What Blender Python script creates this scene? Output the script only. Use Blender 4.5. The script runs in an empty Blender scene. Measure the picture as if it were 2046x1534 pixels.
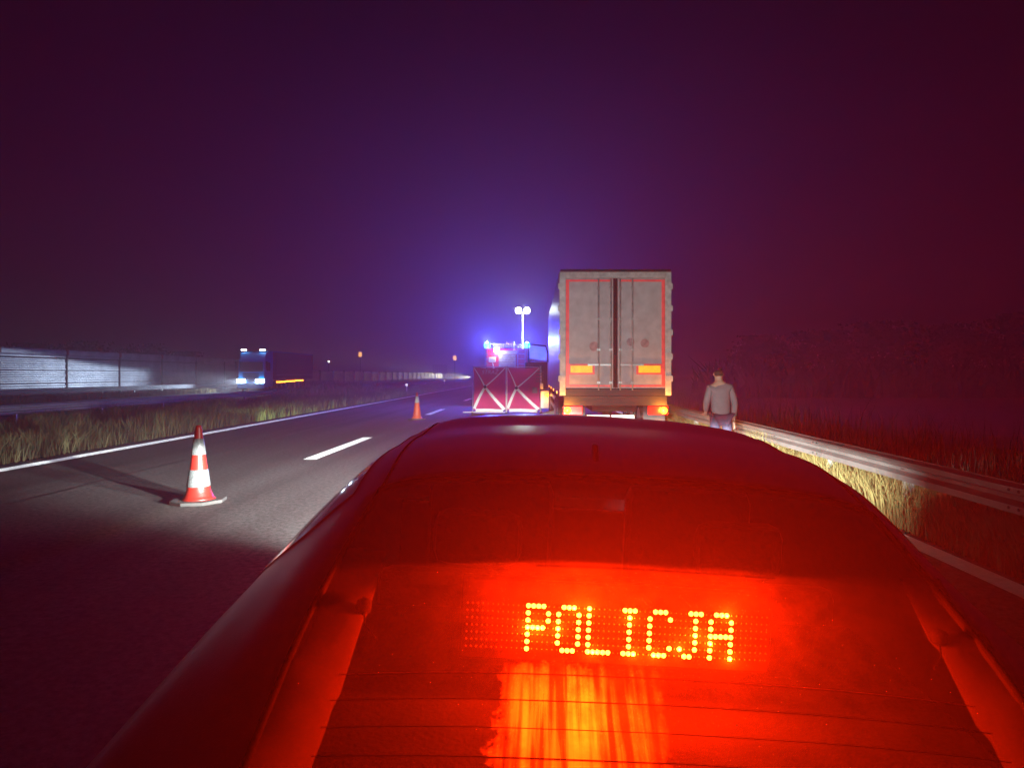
import bpy, math, random
import numpy as np
from mathutils import Vector, Matrix
random.seed(7)
rng = np.random.default_rng(11)
R = math.radians
C = bpy.context.scene.collection
sc = bpy.context.scene

# ------------------------------------------------------------------ camera
cam_d = bpy.data.cameras.new('camera')
cam = bpy.data.objects.new('camera', cam_d)
C.objects.link(cam)
cam.location = (0, 0, 1.66)
cam.rotation_euler = (R(90), 0, 0)
cam_d.sensor_width = 36
cam_d.lens = 36 * 1350 / 2046
cam_d.shift_x = -45 / 2046
cam_d.shift_y = -19 / 2046
cam_d.clip_start = 0.05
cam_d.clip_end = 4000
sc.camera = cam
sc.view_settings.view_transform = 'Standard'
sc.view_settings.look = 'None'
sc.view_settings.gamma = 1
sc.view_settings.exposure = 0
cy = sc.cycles
cy.use_adaptive_sampling = True
cy.adaptive_threshold = 0.03
cy.use_denoising = True
cy.max_bounces = 6
cy.diffuse_bounces = 3
cy.glossy_bounces = 3
cy.transmission_bounces = 4
cy.transparent_max_bounces = 12
cy.volume_bounces = 0
cy.caustics_reflective = False
cy.caustics_refractive = False
cy.sample_clamp_indirect = 4

# ------------------------------------------------------------------ night sky
W = bpy.data.worlds.new('World')
sc.world = W
W.use_nodes = True
wt = W.node_tree
for n in list(wt.nodes):
    wt.nodes.remove(n)
wo = wt.nodes.new('ShaderNodeOutputWorld')
wb = wt.nodes.new('ShaderNodeBackground')
tc = wt.nodes.new('ShaderNodeTexCoord')
sx = wt.nodes.new('ShaderNodeSeparateXYZ')
cr = wt.nodes.new('ShaderNodeValToRGB')
nz = wt.nodes.new('ShaderNodeTexNoise'); nz.inputs['Scale'].default_value = 2.2; nz.inputs['Detail'].default_value = 4
ma = wt.nodes.new('ShaderNodeMath'); ma.operation = 'MULTIPLY_ADD'
ma.inputs[1].default_value = 0.22
wt.links.new(tc.outputs['Generated'], nz.inputs['Vector'])
wt.links.new(tc.outputs['Generated'], sx.inputs[0])
wt.links.new(nz.outputs['Fac'], ma.inputs[0])
wt.links.new(sx.outputs['Z'], ma.inputs[2])
wt.links.new(ma.outputs[0], cr.inputs['Fac'])
SKY_LO = (0.022, 0.0010, 0.008, 1)
SKY_HI = (0.002, 0.00002, 0.0002, 1)
cr.color_ramp.elements[0].position = 0.10; cr.color_ramp.elements[0].color = SKY_LO
cr.color_ramp.elements[1].position = 0.62; cr.color_ramp.elements[1].color = SKY_HI
e = cr.color_ramp.elements.new(0.32); e.color = (0.016, 0.0004, 0.004, 1)
wt.links.new(cr.outputs['Color'], wb.inputs['Color'])
wb.inputs['Strength'].default_value = 1.0
wt.links.new(wb.outputs[0], wo.inputs['Surface'])

# light strengths, all in one place
HAZE = 0.0072  # density raised so the lamp-lit haze stands in for lens glare
P_SIGN = 860.0
P_BEACON = 4300
P_MAST = 130
P_WORK = 45
P_HEAD = 13500
P_TRUCKHEAD = 3000
P_HAZARD = 80
P_FARCAR = 45000

# ------------------------------------------------------------------ helpers
def lamp(name, kind, loc, power, color, radius=0.03, parent=None, origin=(0, 0, 0), spot=None, target=None, blend=0.4):
    d = bpy.data.lights.new(name, kind)
    d.energy = power; d.color = color; d.shadow_soft_size = radius
    if kind == 'SPOT':
        d.spot_size = R(spot); d.spot_blend = blend
    o = bpy.data.objects.new(name, d)
    C.objects.link(o)
    o.location = Vector(loc) - Vector(origin)
    if target is not None:
        o.rotation_euler = (Vector(target) - Vector(loc)).to_track_quat('-Z', 'Y').to_euler()
    if parent: o.parent = parent
    return o

def lowbeam(o, cut=-0.012, leak=0.06, near=.09):
    # real dipped headlamps: full light under the cut-off, a little stray light above it
    d = o.data; d.use_nodes = True; t = d.node_tree; N = t.nodes; L = t.links
    em = [n for n in N if n.type == 'EMISSION'][0]
    co = N.new('ShaderNodeTexCoord'); vt = N.new('ShaderNodeVectorTransform')
    vt.vector_type = 'VECTOR'; vt.convert_from = 'OBJECT'; vt.convert_to = 'WORLD'
    ge = N.new('ShaderNodeNewGeometry')
    sp = N.new('ShaderNodeSeparateXYZ'); mr = N.new('ShaderNodeMapRange'); mr.interpolation_type = 'SMOOTHSTEP'
    L.new(ge.outputs['Incoming'], sp.inputs[0])
    mr.inputs['From Min'].default_value = cut + .03; mr.inputs['From Max'].default_value = cut
    mr.inputs['To Min'].default_value = leak; mr.inputs['To Max'].default_value = 1
    L.new(sp.outputs['Z'], mr.inputs['Value'])
    ab = N.new('ShaderNodeMath'); ab.operation = 'MULTIPLY'; ab.inputs[1].default_value = -1; L.new(sp.outputs['Z'], ab.inputs[0])
    ab2 = N.new('ShaderNodeMath'); ab2.operation = 'MAXIMUM'; ab2.inputs[1].default_value = .001; L.new(ab.outputs[0], ab2.inputs[0]); ab = ab2
    dv = N.new('ShaderNodeMath'); dv.operation = 'DIVIDE'; dv.inputs[0].default_value = near; dv.use_clamp = True; L.new(ab.outputs[0], dv.inputs[1])
    pw = N.new('ShaderNodeMath'); pw.operation = 'POWER'; pw.inputs[1].default_value = 1.5; L.new(dv.outputs[0], pw.inputs[0])
    ml = N.new('ShaderNodeMath'); ml.operation = 'MULTIPLY'; L.new(pw.outputs[0], ml.inputs[0]); L.new(mr.outputs[0], ml.inputs[1])
    up = N.new('ShaderNodeMapRange'); up.interpolation_type = 'SMOOTHSTEP'
    up.inputs['From Min'].default_value = .27; up.inputs['From Max'].default_value = .36; up.inputs['To Min'].default_value = 1; up.inputs['To Max'].default_value = 0
    L.new(sp.outputs['Z'], up.inputs['Value'])
    m3 = N.new('ShaderNodeMath'); m3.operation = 'MULTIPLY'; L.new(ml.outputs[0], m3.inputs[0]); L.new(up.outputs[0], m3.inputs[1])
    L.new(m3.outputs[0], em.inputs['Strength'])
    return o

def mat(name, col, rough=0.6, metal=0.0, var=0.25, scale=8.0, bump=0.0, bscale=60.0, coat=0.0, emit=None, estr=0.0, spec=0.5):
    m = bpy.data.materials.new(name)
    m.use_nodes = True
    t = m.node_tree; N = t.nodes; L = t.links
    b = N['Principled BSDF']
    b.inputs['Roughness'].default_value = rough
    b.inputs['Metallic'].default_value = metal
    b.inputs['Coat Weight'].default_value = coat
    b.inputs['Specular IOR Level'].default_value = spec
    co = N.new('ShaderNodeTexCoord')
    n = N.new('ShaderNodeTexNoise'); n.inputs['Scale'].default_value = scale; n.inputs['Detail'].default_value = 5
    L.new(co.outputs['Object'], n.inputs['Vector'])
    r = N.new('ShaderNodeValToRGB')
    r.color_ramp.elements[0].position = 0.3; r.color_ramp.elements[1].position = 0.7
    r.color_ramp.elements[0].color = tuple(max(0, c * (1 - var)) for c in col) + (1,)
    r.color_ramp.elements[1].color = tuple(min(1, c * (1 + var)) for c in col) + (1,)
    L.new(n.outputs['Fac'], r.inputs['Fac'])
    L.new(r.outputs['Color'], b.inputs['Base Color'])
    if bump:
        n2 = N.new('ShaderNodeTexNoise'); n2.inputs['Scale'].default_value = bscale; n2.inputs['Detail'].default_value = 3
        L.new(co.outputs['Object'], n2.inputs['Vector'])
        bp = N.new('ShaderNodeBump'); bp.inputs['Strength'].default_value = bump; bp.inputs['Distance'].default_value = 0.01
        L.new(n2.outputs['Fac'], bp.inputs['Height'])
        L.new(bp.outputs['Normal'], b.inputs['Normal'])
    if emit:
        b.inputs['Emission Color'].default_value = tuple(emit) + (1,)
        b.inputs['Emission Strength'].default_value = estr
        m.cycles.emission_sampling = 'NONE'
    return m

class MB:
    def __init__(s): s.v = []; s.f = []
    def add(s, vs, fs):
        o = len(s.v); s.v += [tuple(v) for v in vs]; s.f += [tuple(i + o for i in f) for f in fs]; return s
    def box(s, x0, x1, y0, y1, z0, z1, M=None):
        vs = [Vector((x, y, z)) for z in (z0, z1) for y in (y0, y1) for x in (x0, x1)]
        if M is not None: vs = [M @ v for v in vs]
        return s.add(vs, [(0, 2, 3, 1), (4, 5, 7, 6), (0, 1, 5, 4), (2, 6, 7, 3), (0, 4, 6, 2), (1, 3, 7, 5)])
    def tube(s, pts, r, n=8, cap=True):
        pts = [Vector(p) for p in pts]
        rs = r if isinstance(r, (list, tuple)) else [r] * len(pts)
        rings = []
        for i, p in enumerate(pts):
            d = (pts[min(i + 1, len(pts) - 1)] - pts[max(i - 1, 0)]).normalized()
            u = d.cross(Vector((0, 0, 1)))
            if u.length < 0.05: u = d.cross(Vector((0, 1, 0)))
            u.normalize(); w = d.cross(u)
            rings.append([p + (u * math.cos(2 * math.pi * k / n) + w * math.sin(2 * math.pi * k / n)) * rs[i] for k in range(n)])
        vs = [v for g in rings for v in g]
        fs = [(i * n + k, i * n + (k + 1) % n, (i + 1) * n + (k + 1) % n, (i + 1) * n + k) for i in range(len(pts) - 1) for k in range(n)]
        if cap: fs += [tuple(range(n - 1, -1, -1)), tuple(range((len(pts) - 1) * n, len(pts) * n))]
        return s.add(vs, fs)
    def lathe(s, prof, c=(0, 0, 0), n=24, axis='z'):
        vs = []
        for r, h in prof:
            for k in range(n):
                a = 2 * math.pi * k / n; p = (r * math.cos(a), r * math.sin(a), h)
                if axis == 'x': p = (p[2], p[0], p[1])
                if axis == 'y': p = (p[0], p[2], p[1])
                vs.append((c[0] + p[0], c[1] + p[1], c[2] + p[2]))
        fs = [(i * n + k, i * n + (k + 1) % n, (i + 1) * n + (k + 1) % n, (i + 1) * n + k) for i in range(len(prof) - 1) for k in range(n)]
        fs += [tuple(range(n - 1, -1, -1)), tuple(range((len(prof) - 1) * n, len(prof) * n))]
        return s.add(vs, fs)
    def prism(s, poly, a, b, axis='x'):
        n = len(poly)
        def P(t, q):
            return {'x': (t, q[0], q[1]), 'y': (q[0], t, q[1]), 'z': (q[0], q[1], t)}[axis]
        vs = [P(a, q) for q in poly] + [P(b, q) for q in poly]
        fs = [(k, (k + 1) % n, n + (k + 1) % n, n + k) for k in range(n)] + [tuple(range(n - 1, -1, -1)), tuple(range(n, 2 * n))]
        return s.add(vs, fs)
    def grid(s, P, closed=False):
        a = len(P); b = len(P[0])
        return s.add([p for row in P for p in row], [(i * b + j, i * b + j + 1, (i + 1) * b + j + 1, (i + 1) * b + j) for i in range(a - 1) for j in range(b - 1)])

ORI = {}
def mesh(name, mb, m, o=(0, 0, 0), smooth=False):
    me = bpy.data.meshes.new(name)
    me.from_pydata([(v[0] - o[0], v[1] - o[1], v[2] - o[2]) for v in mb.v], [], mb.f)
    me.materials.append(m)
    if smooth:
        for p in me.polygons: p.use_smooth = True
    me.update()
    return me
def obj(name, mb, m, parent=None, origin=None, bevel=0, smooth=False, label=None, solid=0):
    o0 = origin if origin is not None else ORI.get(parent.name, (0, 0, 0)) if parent else (0, 0, 0)
    me = mesh(name, mb, m, o0, smooth)
    o = bpy.data.objects.new(name, me)
    C.objects.link(o)
    if parent: o.parent = parent
    elif origin is not None: o.location = origin
    ORI[o.name] = o0
    if bevel:
        b = o.modifiers.new('bevel', 'BEVEL'); b.width = bevel; b.segments = 2; b.limit_method = 'ANGLE'
    if solid:
        b = o.modifiers.new('solid', 'SOLIDIFY'); b.thickness = solid; b.offset = -1
    if label: o['label'] = label
    return o
def tag(o, label, cat, group=None):
    o['label'] = label; o['category'] = cat
    if group: o['group'] = group
    return o
def thing(name, label, cat, loc=(0, 0, 0), group=None, ori=None):
    o = bpy.data.objects.new(name, None); C.objects.link(o)
    o.location = loc; o.empty_display_size = 0.2
    ORI[o.name] = ori if ori is not None else loc
    return tag(o, label, cat, group)
def struct(name, mb, m, parent=None):
    o = obj(name, mb, m, parent); o['kind'] = 'structure'; return o
def stuff(o): o['kind'] = 'stuff'; return o
def copy_part(src, parent, loc):
    c = src.copy(); C.objects.link(c); c.parent = parent; c.location = loc; return c
def copy_tree(src, parent=None):
    c = src.copy(); C.objects.link(c); c.parent = parent
    for ch in list(src.children): copy_tree(ch, c)
    return c
def wheel(parent, x, y, r, w, z=None):
    z = r if z is None else z
    t = MB().lathe([(r * .62, -w / 2), (r * .93, -w / 2), (r, -w * .36), (r, w * .36), (r * .93, w / 2), (r * .62, w / 2)], (x, y, z), 28, 'x')
    o = obj('wheel', t, M_tyre, parent, smooth=False, bevel=0)
    obj('rim', MB().lathe([(r * .6, -w * .5 - .004), (r * .58, -w * .38), (r * .2, -w * .3), (r * .2, w * .3), (r * .58, w * .38), (r * .6, w * .5 + .004)], (x, y, z), 20, 'x'), M_steel, o)
    return o

# ------------------------------------------------------------------ materials
M_tyre = mat('tyre_rubber', (.02, .02, .02), .85, bump=.2)
M_steel = mat('brushed_steel', (.45, .45, .46), .4, .8)
M_galv = mat('galvanised_steel', (.50, .50, .50), .42, .35, var=.18, scale=3, bump=.12, bscale=14)
M_dark = mat('dark_plastic', (.02, .02, .022), .55)
M_black = mat('matt_black', (.012, .012, .012), .8)
M_void = mat('dull_black_lining', (.004, .004, .004), 1.0, spec=0)
M_white = mat('white_paint', (.75, .75, .75), .4, var=.06)
M_reflect = mat('reflective_white', (.11, .115, .12), .4, var=.45, scale=60)
M_red = mat('red_paint', (.55, .02, .02), .35, coat=.5, var=.1)
M_grey = mat('grey_plastic', (.22, .22, .22), .6)
M_road = bpy.data.materials.new('asphalt'); M_road.use_nodes = True
def build_asphalt(m, base):
    t = m.node_tree; N = t.nodes; L = t.links; b = N['Principled BSDF']
    co = N.new('ShaderNodeTexCoord')
    n1 = N.new('ShaderNodeTexNoise'); n1.inputs['Scale'].default_value = 16; n1.inputs['Detail'].default_value = 8; n1.inputs['Roughness'].default_value = .85
    n2 = N.new('ShaderNodeTexNoise'); n2.inputs['Scale'].default_value = .35; n2.inputs['Detail'].default_value = 4
    mp = N.new('ShaderNodeMapping'); mp.inputs['Scale'].default_value = (1, .15, 1)
    v = N.new('ShaderNodeTexVoronoi'); v.inputs['Scale'].default_value = 75
    L.new(co.outputs['Object'], n1.inputs['Vector']); L.new(co.outputs['Object'], mp.inputs[0]); L.new(mp.outputs[0], n2.inputs['Vector']); L.new(co.outputs['Object'], v.inputs['Vector'])
    r = N.new('ShaderNodeValToRGB')
    r.color_ramp.elements[0].position = .36; r.color_ramp.elements[0].color = tuple(c * .22 for c in base) + (1,)
    r.color_ramp.elements[1].position = .66; r.color_ramp.elements[1].color = tuple(c * 2.7 for c in base) + (1,)
    L.new(n1.outputs['Fac'], r.inputs['Fac'])
    mx = N.new('ShaderNodeMix'); mx.data_type = 'RGBA'; mx.blend_type = 'MULTIPLY'; mx.inputs['Factor'].default_value = 1
    r2 = N.new('ShaderNodeValToRGB'); r2.color_ramp.elements[0].color = (.6, .6, .6, 1); r2.color_ramp.elements[1].color = (1.25, 1.25, 1.25, 1)
    r2.color_ramp.elements[0].position = .3; r2.color_ramp.elements[1].position = .7
    L.new(n2.outputs['Fac'], r2.inputs['Fac']); L.new(r.outputs['Color'], mx.inputs['A']); L.new(r2.outputs['Color'], mx.inputs['B'])
    wv = N.new('ShaderNodeTexNoise'); wv.noise_dimensions = '3D'; wv.inputs['Scale'].default_value = 1.0; wv.inputs['Detail'].default_value = 2
    mp2 = N.new('ShaderNodeMapping'); mp2.inputs['Scale'].default_value = (1.1, .012, 1); L.new(co.outputs['Object'], mp2.inputs[0]); L.new(mp2.outputs[0], wv.inputs['Vector'])
    r3 = N.new('ShaderNodeValToRGB'); r3.color_ramp.elements[0].position = .38; r3.color_ramp.elements[0].color = (.72, .72, .72, 1); r3.color_ramp.elements[1].position = .62; r3.color_ramp.elements[1].color = (1.15, 1.15, 1.15, 1)
    L.new(wv.outputs['Fac'], r3.inputs['Fac'])
    mx2 = N.new('ShaderNodeMix'); mx2.data_type = 'RGBA'; mx2.blend_type = 'MULTIPLY'; mx2.inputs['Factor'].default_value = 1
    L.new(mx.outputs['Result'], mx2.inputs['A']); L.new(r3.outputs['Color'], mx2.inputs['B'])
    L.new(mx2.outputs['Result'], b.inputs['Base Color'])
    b.inputs['Roughness'].default_value = .8; b.inputs['Specular IOR Level'].default_value = .25
    bp = N.new('ShaderNodeBump'); bp.inputs['Strength'].default_value = .55; bp.inputs['Distance'].default_value = .008
    L.new(n1.outputs['Fac'], bp.inputs['Height']); L.new(bp.outputs['Normal'], b.inputs['Normal'])
build_asphalt(M_road, (.066, .062, .063))
M_soil = mat('soil', (.03, .026, .018), .95, var=.5, scale=2, bump=.5, bscale=20)
M_paint = mat('road_paint', (.82, .84, .84), .6, var=.12, scale=14, bump=.6, bscale=60)
M_paint.node_tree.nodes['Principled BSDF'].inputs['Sheen Weight'].default_value = 1
M_paint.node_tree.nodes['Principled BSDF'].inputs['Sheen Roughness'].default_value = .35
M_led = mat('led_lit', (.8, .2, .1), .3, emit=(1, .05, .004), estr=90)
M_led_off = mat('led_unlit', (.03, .01, .01), .6, var=.1, spec=.1)
M_blue_glass = mat('blue_beacon', (.05, .3, .9), .2, emit=(.02, .42, 1), estr=22)
M_lampwhite = mat('lamp_lens', (.9, .9, .9), .2, emit=(1, .97, .88), estr=12)
M_head = mat('headlamp_lens', (.9, .9, .9), .2, emit=(.93, 1, .95), estr=16)
M_orange = mat('amber_lens', (.9, .35, .03), .25, emit=(1, .30, .015), estr=9)
M_amber_sign = mat('amber_sign', (.8, .45, .1), .4, emit=(1, .45, .08), estr=3.0)
M_tail = mat('red_lens', (.5, .01, .01), .25, emit=(1, .02, .01), estr=.8)

# ------------------------------------------------------------------ ground and roads
def sheet(x0, x1, y0, y1, z):
    return MB().add([(x0, y0, z), (x1, y0, z), (x1, y1, z), (x0, y1, z)], [(0, 1, 2, 3)])
struct('ground', sheet(-1500, 1500, -250, 1500, -.02), M_soil)
struct('road', sheet(-9.75, 3.92, -40, 900, 0.0), M_road)
struct('opposite_road', sheet(-29.6, -17.3, -40, 900, 0.0), M_road)
struct('edge_line', sheet(-9.40, -9.10, -40, 900, .004), M_paint)
struct('shoulder_line', sheet(3.62, 3.84, -40, 900, .004), M_paint)
struct('opposite_edge_line', sheet(-18.0, -17.8, -40, 900, .004), M_paint)
for k in range(-1, 8):
    y0 = 13.2 + 14.6 * k
    struct('lane_dash', sheet(-4.52, -4.27, y0, y0 + 4.6, .004), M_paint)

M_tar = mat('tar_seam', (.012, .012, .013), .5)
for nm, X_, y_a, y_b in (('road_seam', -6.75, 6, 70), ('road_seam', -2.05, 4, 60)):
    mb = MB(); mb.grid([[(X_ - .018 + .03 * math.sin(y * .9) + .012 * math.sin(y * 5.3), y, .004), (X_ + .018 + .03 * math.sin(y * .9 + .2) + .014 * math.sin(y * 4.1), y, .004)] for y in np.linspace(y_a, y_b, 160)])
    struct(nm, mb, M_tar)

# ------------------------------------------------------------------ grass
def grass(name, x0, x1, y0, y1, n, h, w, m, lean=.35, bias=1.0, curl=.2, fn=None):
    u = rng.random(n) ** bias
    y = y0 + (y1 - y0) * u
    x = x0 + (x1 - x0) * rng.random(n)
    if fn is not None:
        k = fn(x, y); x = x[k]; y = y[k]; n = len(x)
    hh = h * (.45 + .75 * rng.random(n)) * (0.8 + .3 * np.sin(x * 2.1 + 1.3 * np.sin(y * .9)) * np.sin(y * 1.7))
    a = rng.random(n) * 2 * np.pi
    la = rng.random(n) * 2 * np.pi; ll = hh * lean * rng.random(n)
    ww = w * (.6 + .8 * rng.random(n))
    dx, dy = np.cos(a) * ww / 2, np.sin(a) * ww / 2
    lx, ly = np.cos(la) * ll, np.sin(la) * ll
    V = np.empty((n, 5, 3))
    V[:, 0] = np.stack([x - dx, y - dy, 0 * x - .02], 1); V[:, 1] = np.stack([x + dx, y + dy, 0 * x - .02], 1)
    V[:, 2] = np.stack([x + dx * .8 + lx * .35, y + dy * .8 + ly * .35, hh * .55], 1)
    V[:, 3] = np.stack([x - dx * .8 + lx * .35, y - dy * .8 + ly * .35, hh * .55], 1)
    V[:, 4] = np.stack([x + lx * (1 + curl), y + ly * (1 + curl), hh], 1)
    return strew(name, V.reshape(-1, 3), n, 5, [(0, 1, 2), (0, 2, 3), (3, 2, 4)], m)
def strew(name, V, n, k, tris, m):
    T = np.array(tris); F = (np.arange(n)[:, None, None] * k + T[None]).reshape(-1, 3)
    me = bpy.data.meshes.new(name)
    me.vertices.add(len(V)); me.vertices.foreach_set('co', V.astype(np.float32).ravel())
    me.loops.add(F.size); me.loops.foreach_set('vertex_index', F.astype(np.int32).ravel())
    me.polygons.add(len(F)); me.polygons.foreach_set('loop_start', np.arange(0, F.size, 3, dtype=np.int32))
    me.polygons.foreach_set('loop_total', np.full(len(F), 3, dtype=np.int32))
    me.materials.append(m); me.update(calc_edges=True)
    o = bpy.data.objects.new(name, me); C.objects.link(o); return stuff(o)
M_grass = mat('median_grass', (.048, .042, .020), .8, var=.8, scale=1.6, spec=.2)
M_green = mat('lit_green_grass', (.21, .26, .085), .8, var=.6, scale=1.4, spec=.2)  # brighter grass copy, lamp light on the far strip put into its colour
M_dry = mat('dry_grass', (.20, .165, .06), .8, var=.5, scale=2.5, spec=.2)
M_dull = mat('dull_stalks', (.05, .04, .03), .85, var=.6, scale=3, spec=.1)
M_herb = mat('weed_stems', (.16, .13, .08), .85, var=.5, scale=3, spec=.2)
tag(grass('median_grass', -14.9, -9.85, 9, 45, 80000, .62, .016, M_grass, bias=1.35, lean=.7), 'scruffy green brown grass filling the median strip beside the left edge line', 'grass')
tag(grass('far_median_grass', -14.9, -9.85, 24, 120, 60000, .5, .035, M_green, bias=1.6), 'distant green median grass, coloured bright as if lit, beyond the second traffic cone', 'grass')
tag(grass('roadside_grass', 3.95, 5.0, 3.2, 30, 60000, .62, .011, M_dry, bias=1.7, lean=.5), 'tall dry yellow grass under the right crash barrier', 'grass')
tag(grass('verge_grass', 4.7, 9.0, 3.2, 34, 3500, 1.0, .014, M_dull, bias=1.4, lean=.35), 'thin dry grass stalks standing behind the right crash barrier', 'grass')
tag(grass('opposite_verge_grass', -31.9, -29.7, 24, 95, 16000, .40, .05, M_dry, bias=1.3), 'pale verge grass along the opposite carriageway below its barrier', 'grass')
tag(grass('median_weeds', -14.6, -11.2, 38, 52, 2600, 1.15, .05, M_herb, lean=.5), 'clump of tall brown weeds rising above the median barrier', 'weeds')

# ------------------------------------------------------------------ crash barriers
def wprofile(zt, ht, d, s):
    # s = +1: ridges point to +x
    q = [(0, 0), (0, -.06), (1, -.14), (1, -.30), (0, -.42), (0, -.58), (1, -.70), (1, -.86), (0, -.94), (0, -1)]
    return [(s * d * a, zt + b * ht) for a, b in q]
def barrier(name, label, X, y0, n, seg, s, zt=.75, ht=.27, group=None, pstep=2, mt=None):
    t = thing(name, label, 'crash barrier', (X, y0, 0), group)
    mt = mt or M_galv
    P = wprofile(zt, ht, .075, s)
    mb = MB()
    mb.grid([[(X + p[0], y0 + .004, p[1]) for p in P], [(X + p[0], y0 + seg + .16, p[1] - .0) for p in P]])
    b0 = obj('rail_beam', mb, mt, t, solid=.006)
    b0.rotation_euler.z = s * .0012
    bt = MB()
    for yy in (.18, .30):
        for zz in (zt - .22 * ht, zt - .78 * ht):
            bt.lathe([(.013, 0), (.013, .012), (.006, .016)], (0, 0, 0), 8, 'x')
            k = len(bt.v) - 24
            for i in range(k, len(bt.v)):
                v = bt.v[i]; bt.v[i] = (X + s * (.075 + v[0]), y0 + yy + v[1], zz + v[2])
    for yy in (2.05,):
        bt.box(X + s * .002 - .006, X + s * .002 + .006, y0 + yy, y0 + yy + .07, zt - ht * .52, zt - ht * .48)
    bo = obj('bolt', bt, M_black, b0); stuff(bo)
    ps = MB().box(X - s * .13 - .05, X - s * .13 + .05, y0 + .18, y0 + .24, -.3, zt - .06)
    ps.box(X - s * .13 - .05, X - s * .02, y0 + .19, y0 + .23, zt - ht * .8, zt - ht * .25)
    p0 = obj('post', ps, M_galv, t)
    for k in range(1, n):
        c = copy_part(b0, t, (0, k * seg, 0)); copy_part(bo, c, (0, 0, 0))
    k = 1
    while k * pstep < n * seg:
        copy_part(p0, t, (0, k * pstep, 0)); k += 1
    return t
M_galv_o = mat('dull_zinc', (.26, .26, .27), .7, .0, var=.2, scale=3)
M_galv_r = mat('weathered_galvanised_steel', (.14, .125, .12), .6, .1, var=.2, scale=3, bump=.15, bscale=12)
barrier('crash_barrier', 'long grey steel crash barrier on the right, above the tall dry grass', 4.08, 1.4, 15, 4, -1, mt=M_galv_r)
barrier('median_crash_barrier', 'steel crash barrier in the median strip behind the green grass', -15.4, 12, 26, 4, 1, pstep=4, mt=M_galv_r)
barrier('opposite_crash_barrier', 'pale steel crash barrier at the foot of the noise wall, beyond the opposite road', -32.0, 30, 20, 4, 1, ht=.36, pstep=4, mt=M_galv_o)

# ------------------------------------------------------------------ noise wall
M_panel = mat('ribbed_aluminium', (.60, .62, .66), .42, .2, var=.22, scale=.9, bump=.1, bscale=9)
M_rust = mat('red_marker', (.5, .03, .03), .5)
M_fence_post = mat('dark_steel_post', (.05, .045, .05), .6)
nw = thing('noise_wall', 'tall ribbed aluminium noise wall along the far side of the opposite road', 'noise wall', (-36, 25.5, 0))
bay = 6.6
def ribs(zs, depth):
    P = []
    for z, d in zs: P.append((d * depth, z))
    return P
def ribbed(z0, z1, n):
    P = []
    h = (z1 - z0) / n
    P.append((0, z0))
    for k in range(n):
        d = .07 if k % 3 == 0 else .035
        z = z0 + k * h
        P += [(0, z + h * .1), (d, z + h * .3), (d, z + h * .7), (0, z + h * .9)]
    P.append((0, z1)); return P
sets = [(0.15, 1.0, 5), (1.03, 1.95, 6), (1.98, 2.85, 6)]
protos = []
for z0, z1, n in sets:
    P = ribbed(z0, z1, n)
    mb = MB().grid([[(-36 + p[0], 25.62, p[1]) for p in P], [(-36 + p[0], 25.5 + bay - .12, p[1]) for p in P]])
    protos.append(obj('panel', mb, M_panel, nw, solid=.02))
P = [(.0, 2.93), (.06, 2.95), (.06, 3.02), (.04, 3.05), (.1, 3.18), (.1, 3.42), (.02, 3.52)]
cap0 = obj('cap_panel', MB().grid([[(-36 + p[0], 25.60, p[1]) for p in P], [(-36 + p[0], 25.5 + bay - .10, p[1]) for p in P]]), M_panel, nw, solid=.02)
protos.append(cap0)
post0 = obj('post', MB().box(-36.1, -35.88, 25.43, 25.57, 0, 3.15), M_fence_post, nw)
mk0 = obj('marker_cap', MB().box(-36.08, -35.8, 25.40, 25.60, 3.152, 3.55), M_rust, nw, bevel=.03)
for k in range(1, 11):
    for p in protos:
        if k < 10: copy_part(p, nw, (0, k * bay, 0))
    copy_part(post0, nw, (0, k * bay, 0))
    if k < 7: copy_part(mk0, nw, (0, k * bay, 0))
pl = MB().box(-36.2, -35.8, 25.5, 25.5 + 10 * bay, -.02, .14); obj('plinth', pl, M_grey, nw)

M_fpanel = mat('pale_fence_board', (.60, .60, .38), .55, var=.18, scale=.6, bump=.1, bscale=4)
fn = thing('noise_fence', 'low post and board fence running on into the distance past the noise wall', 'fence', (-36, 91.5, 0))
fs = 7.2
f0 = obj('panel', MB().grid([[(-36 + a, 91.62, z) for a, z in ((0, .35), (0, .8), (.04, .84), (.04, .92), (0, .96), (0, 1.55), (.05, 1.6), (.05, 1.7), (0, 1.75), (0, 2.2))], [(-36 + a, 91.5 + fs - .12, z) for a, z in ((0, .35), (0, .8), (.04, .84), (.04, .92), (0, .96), (0, 1.55), (.05, 1.6), (.05, 1.7), (0, 1.75), (0, 2.2))]]), M_fpanel, fn, solid=.03)
f1 = obj('post', MB().box(-36.1, -35.8, 91.38, 91.62, 0, 2.35), M_fence_post, fn)
for k in range(1, 44):
    copy_part(f0, fn, (0, k * fs, 0)); copy_part(f1, fn, (0, k * fs, 0))

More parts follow.
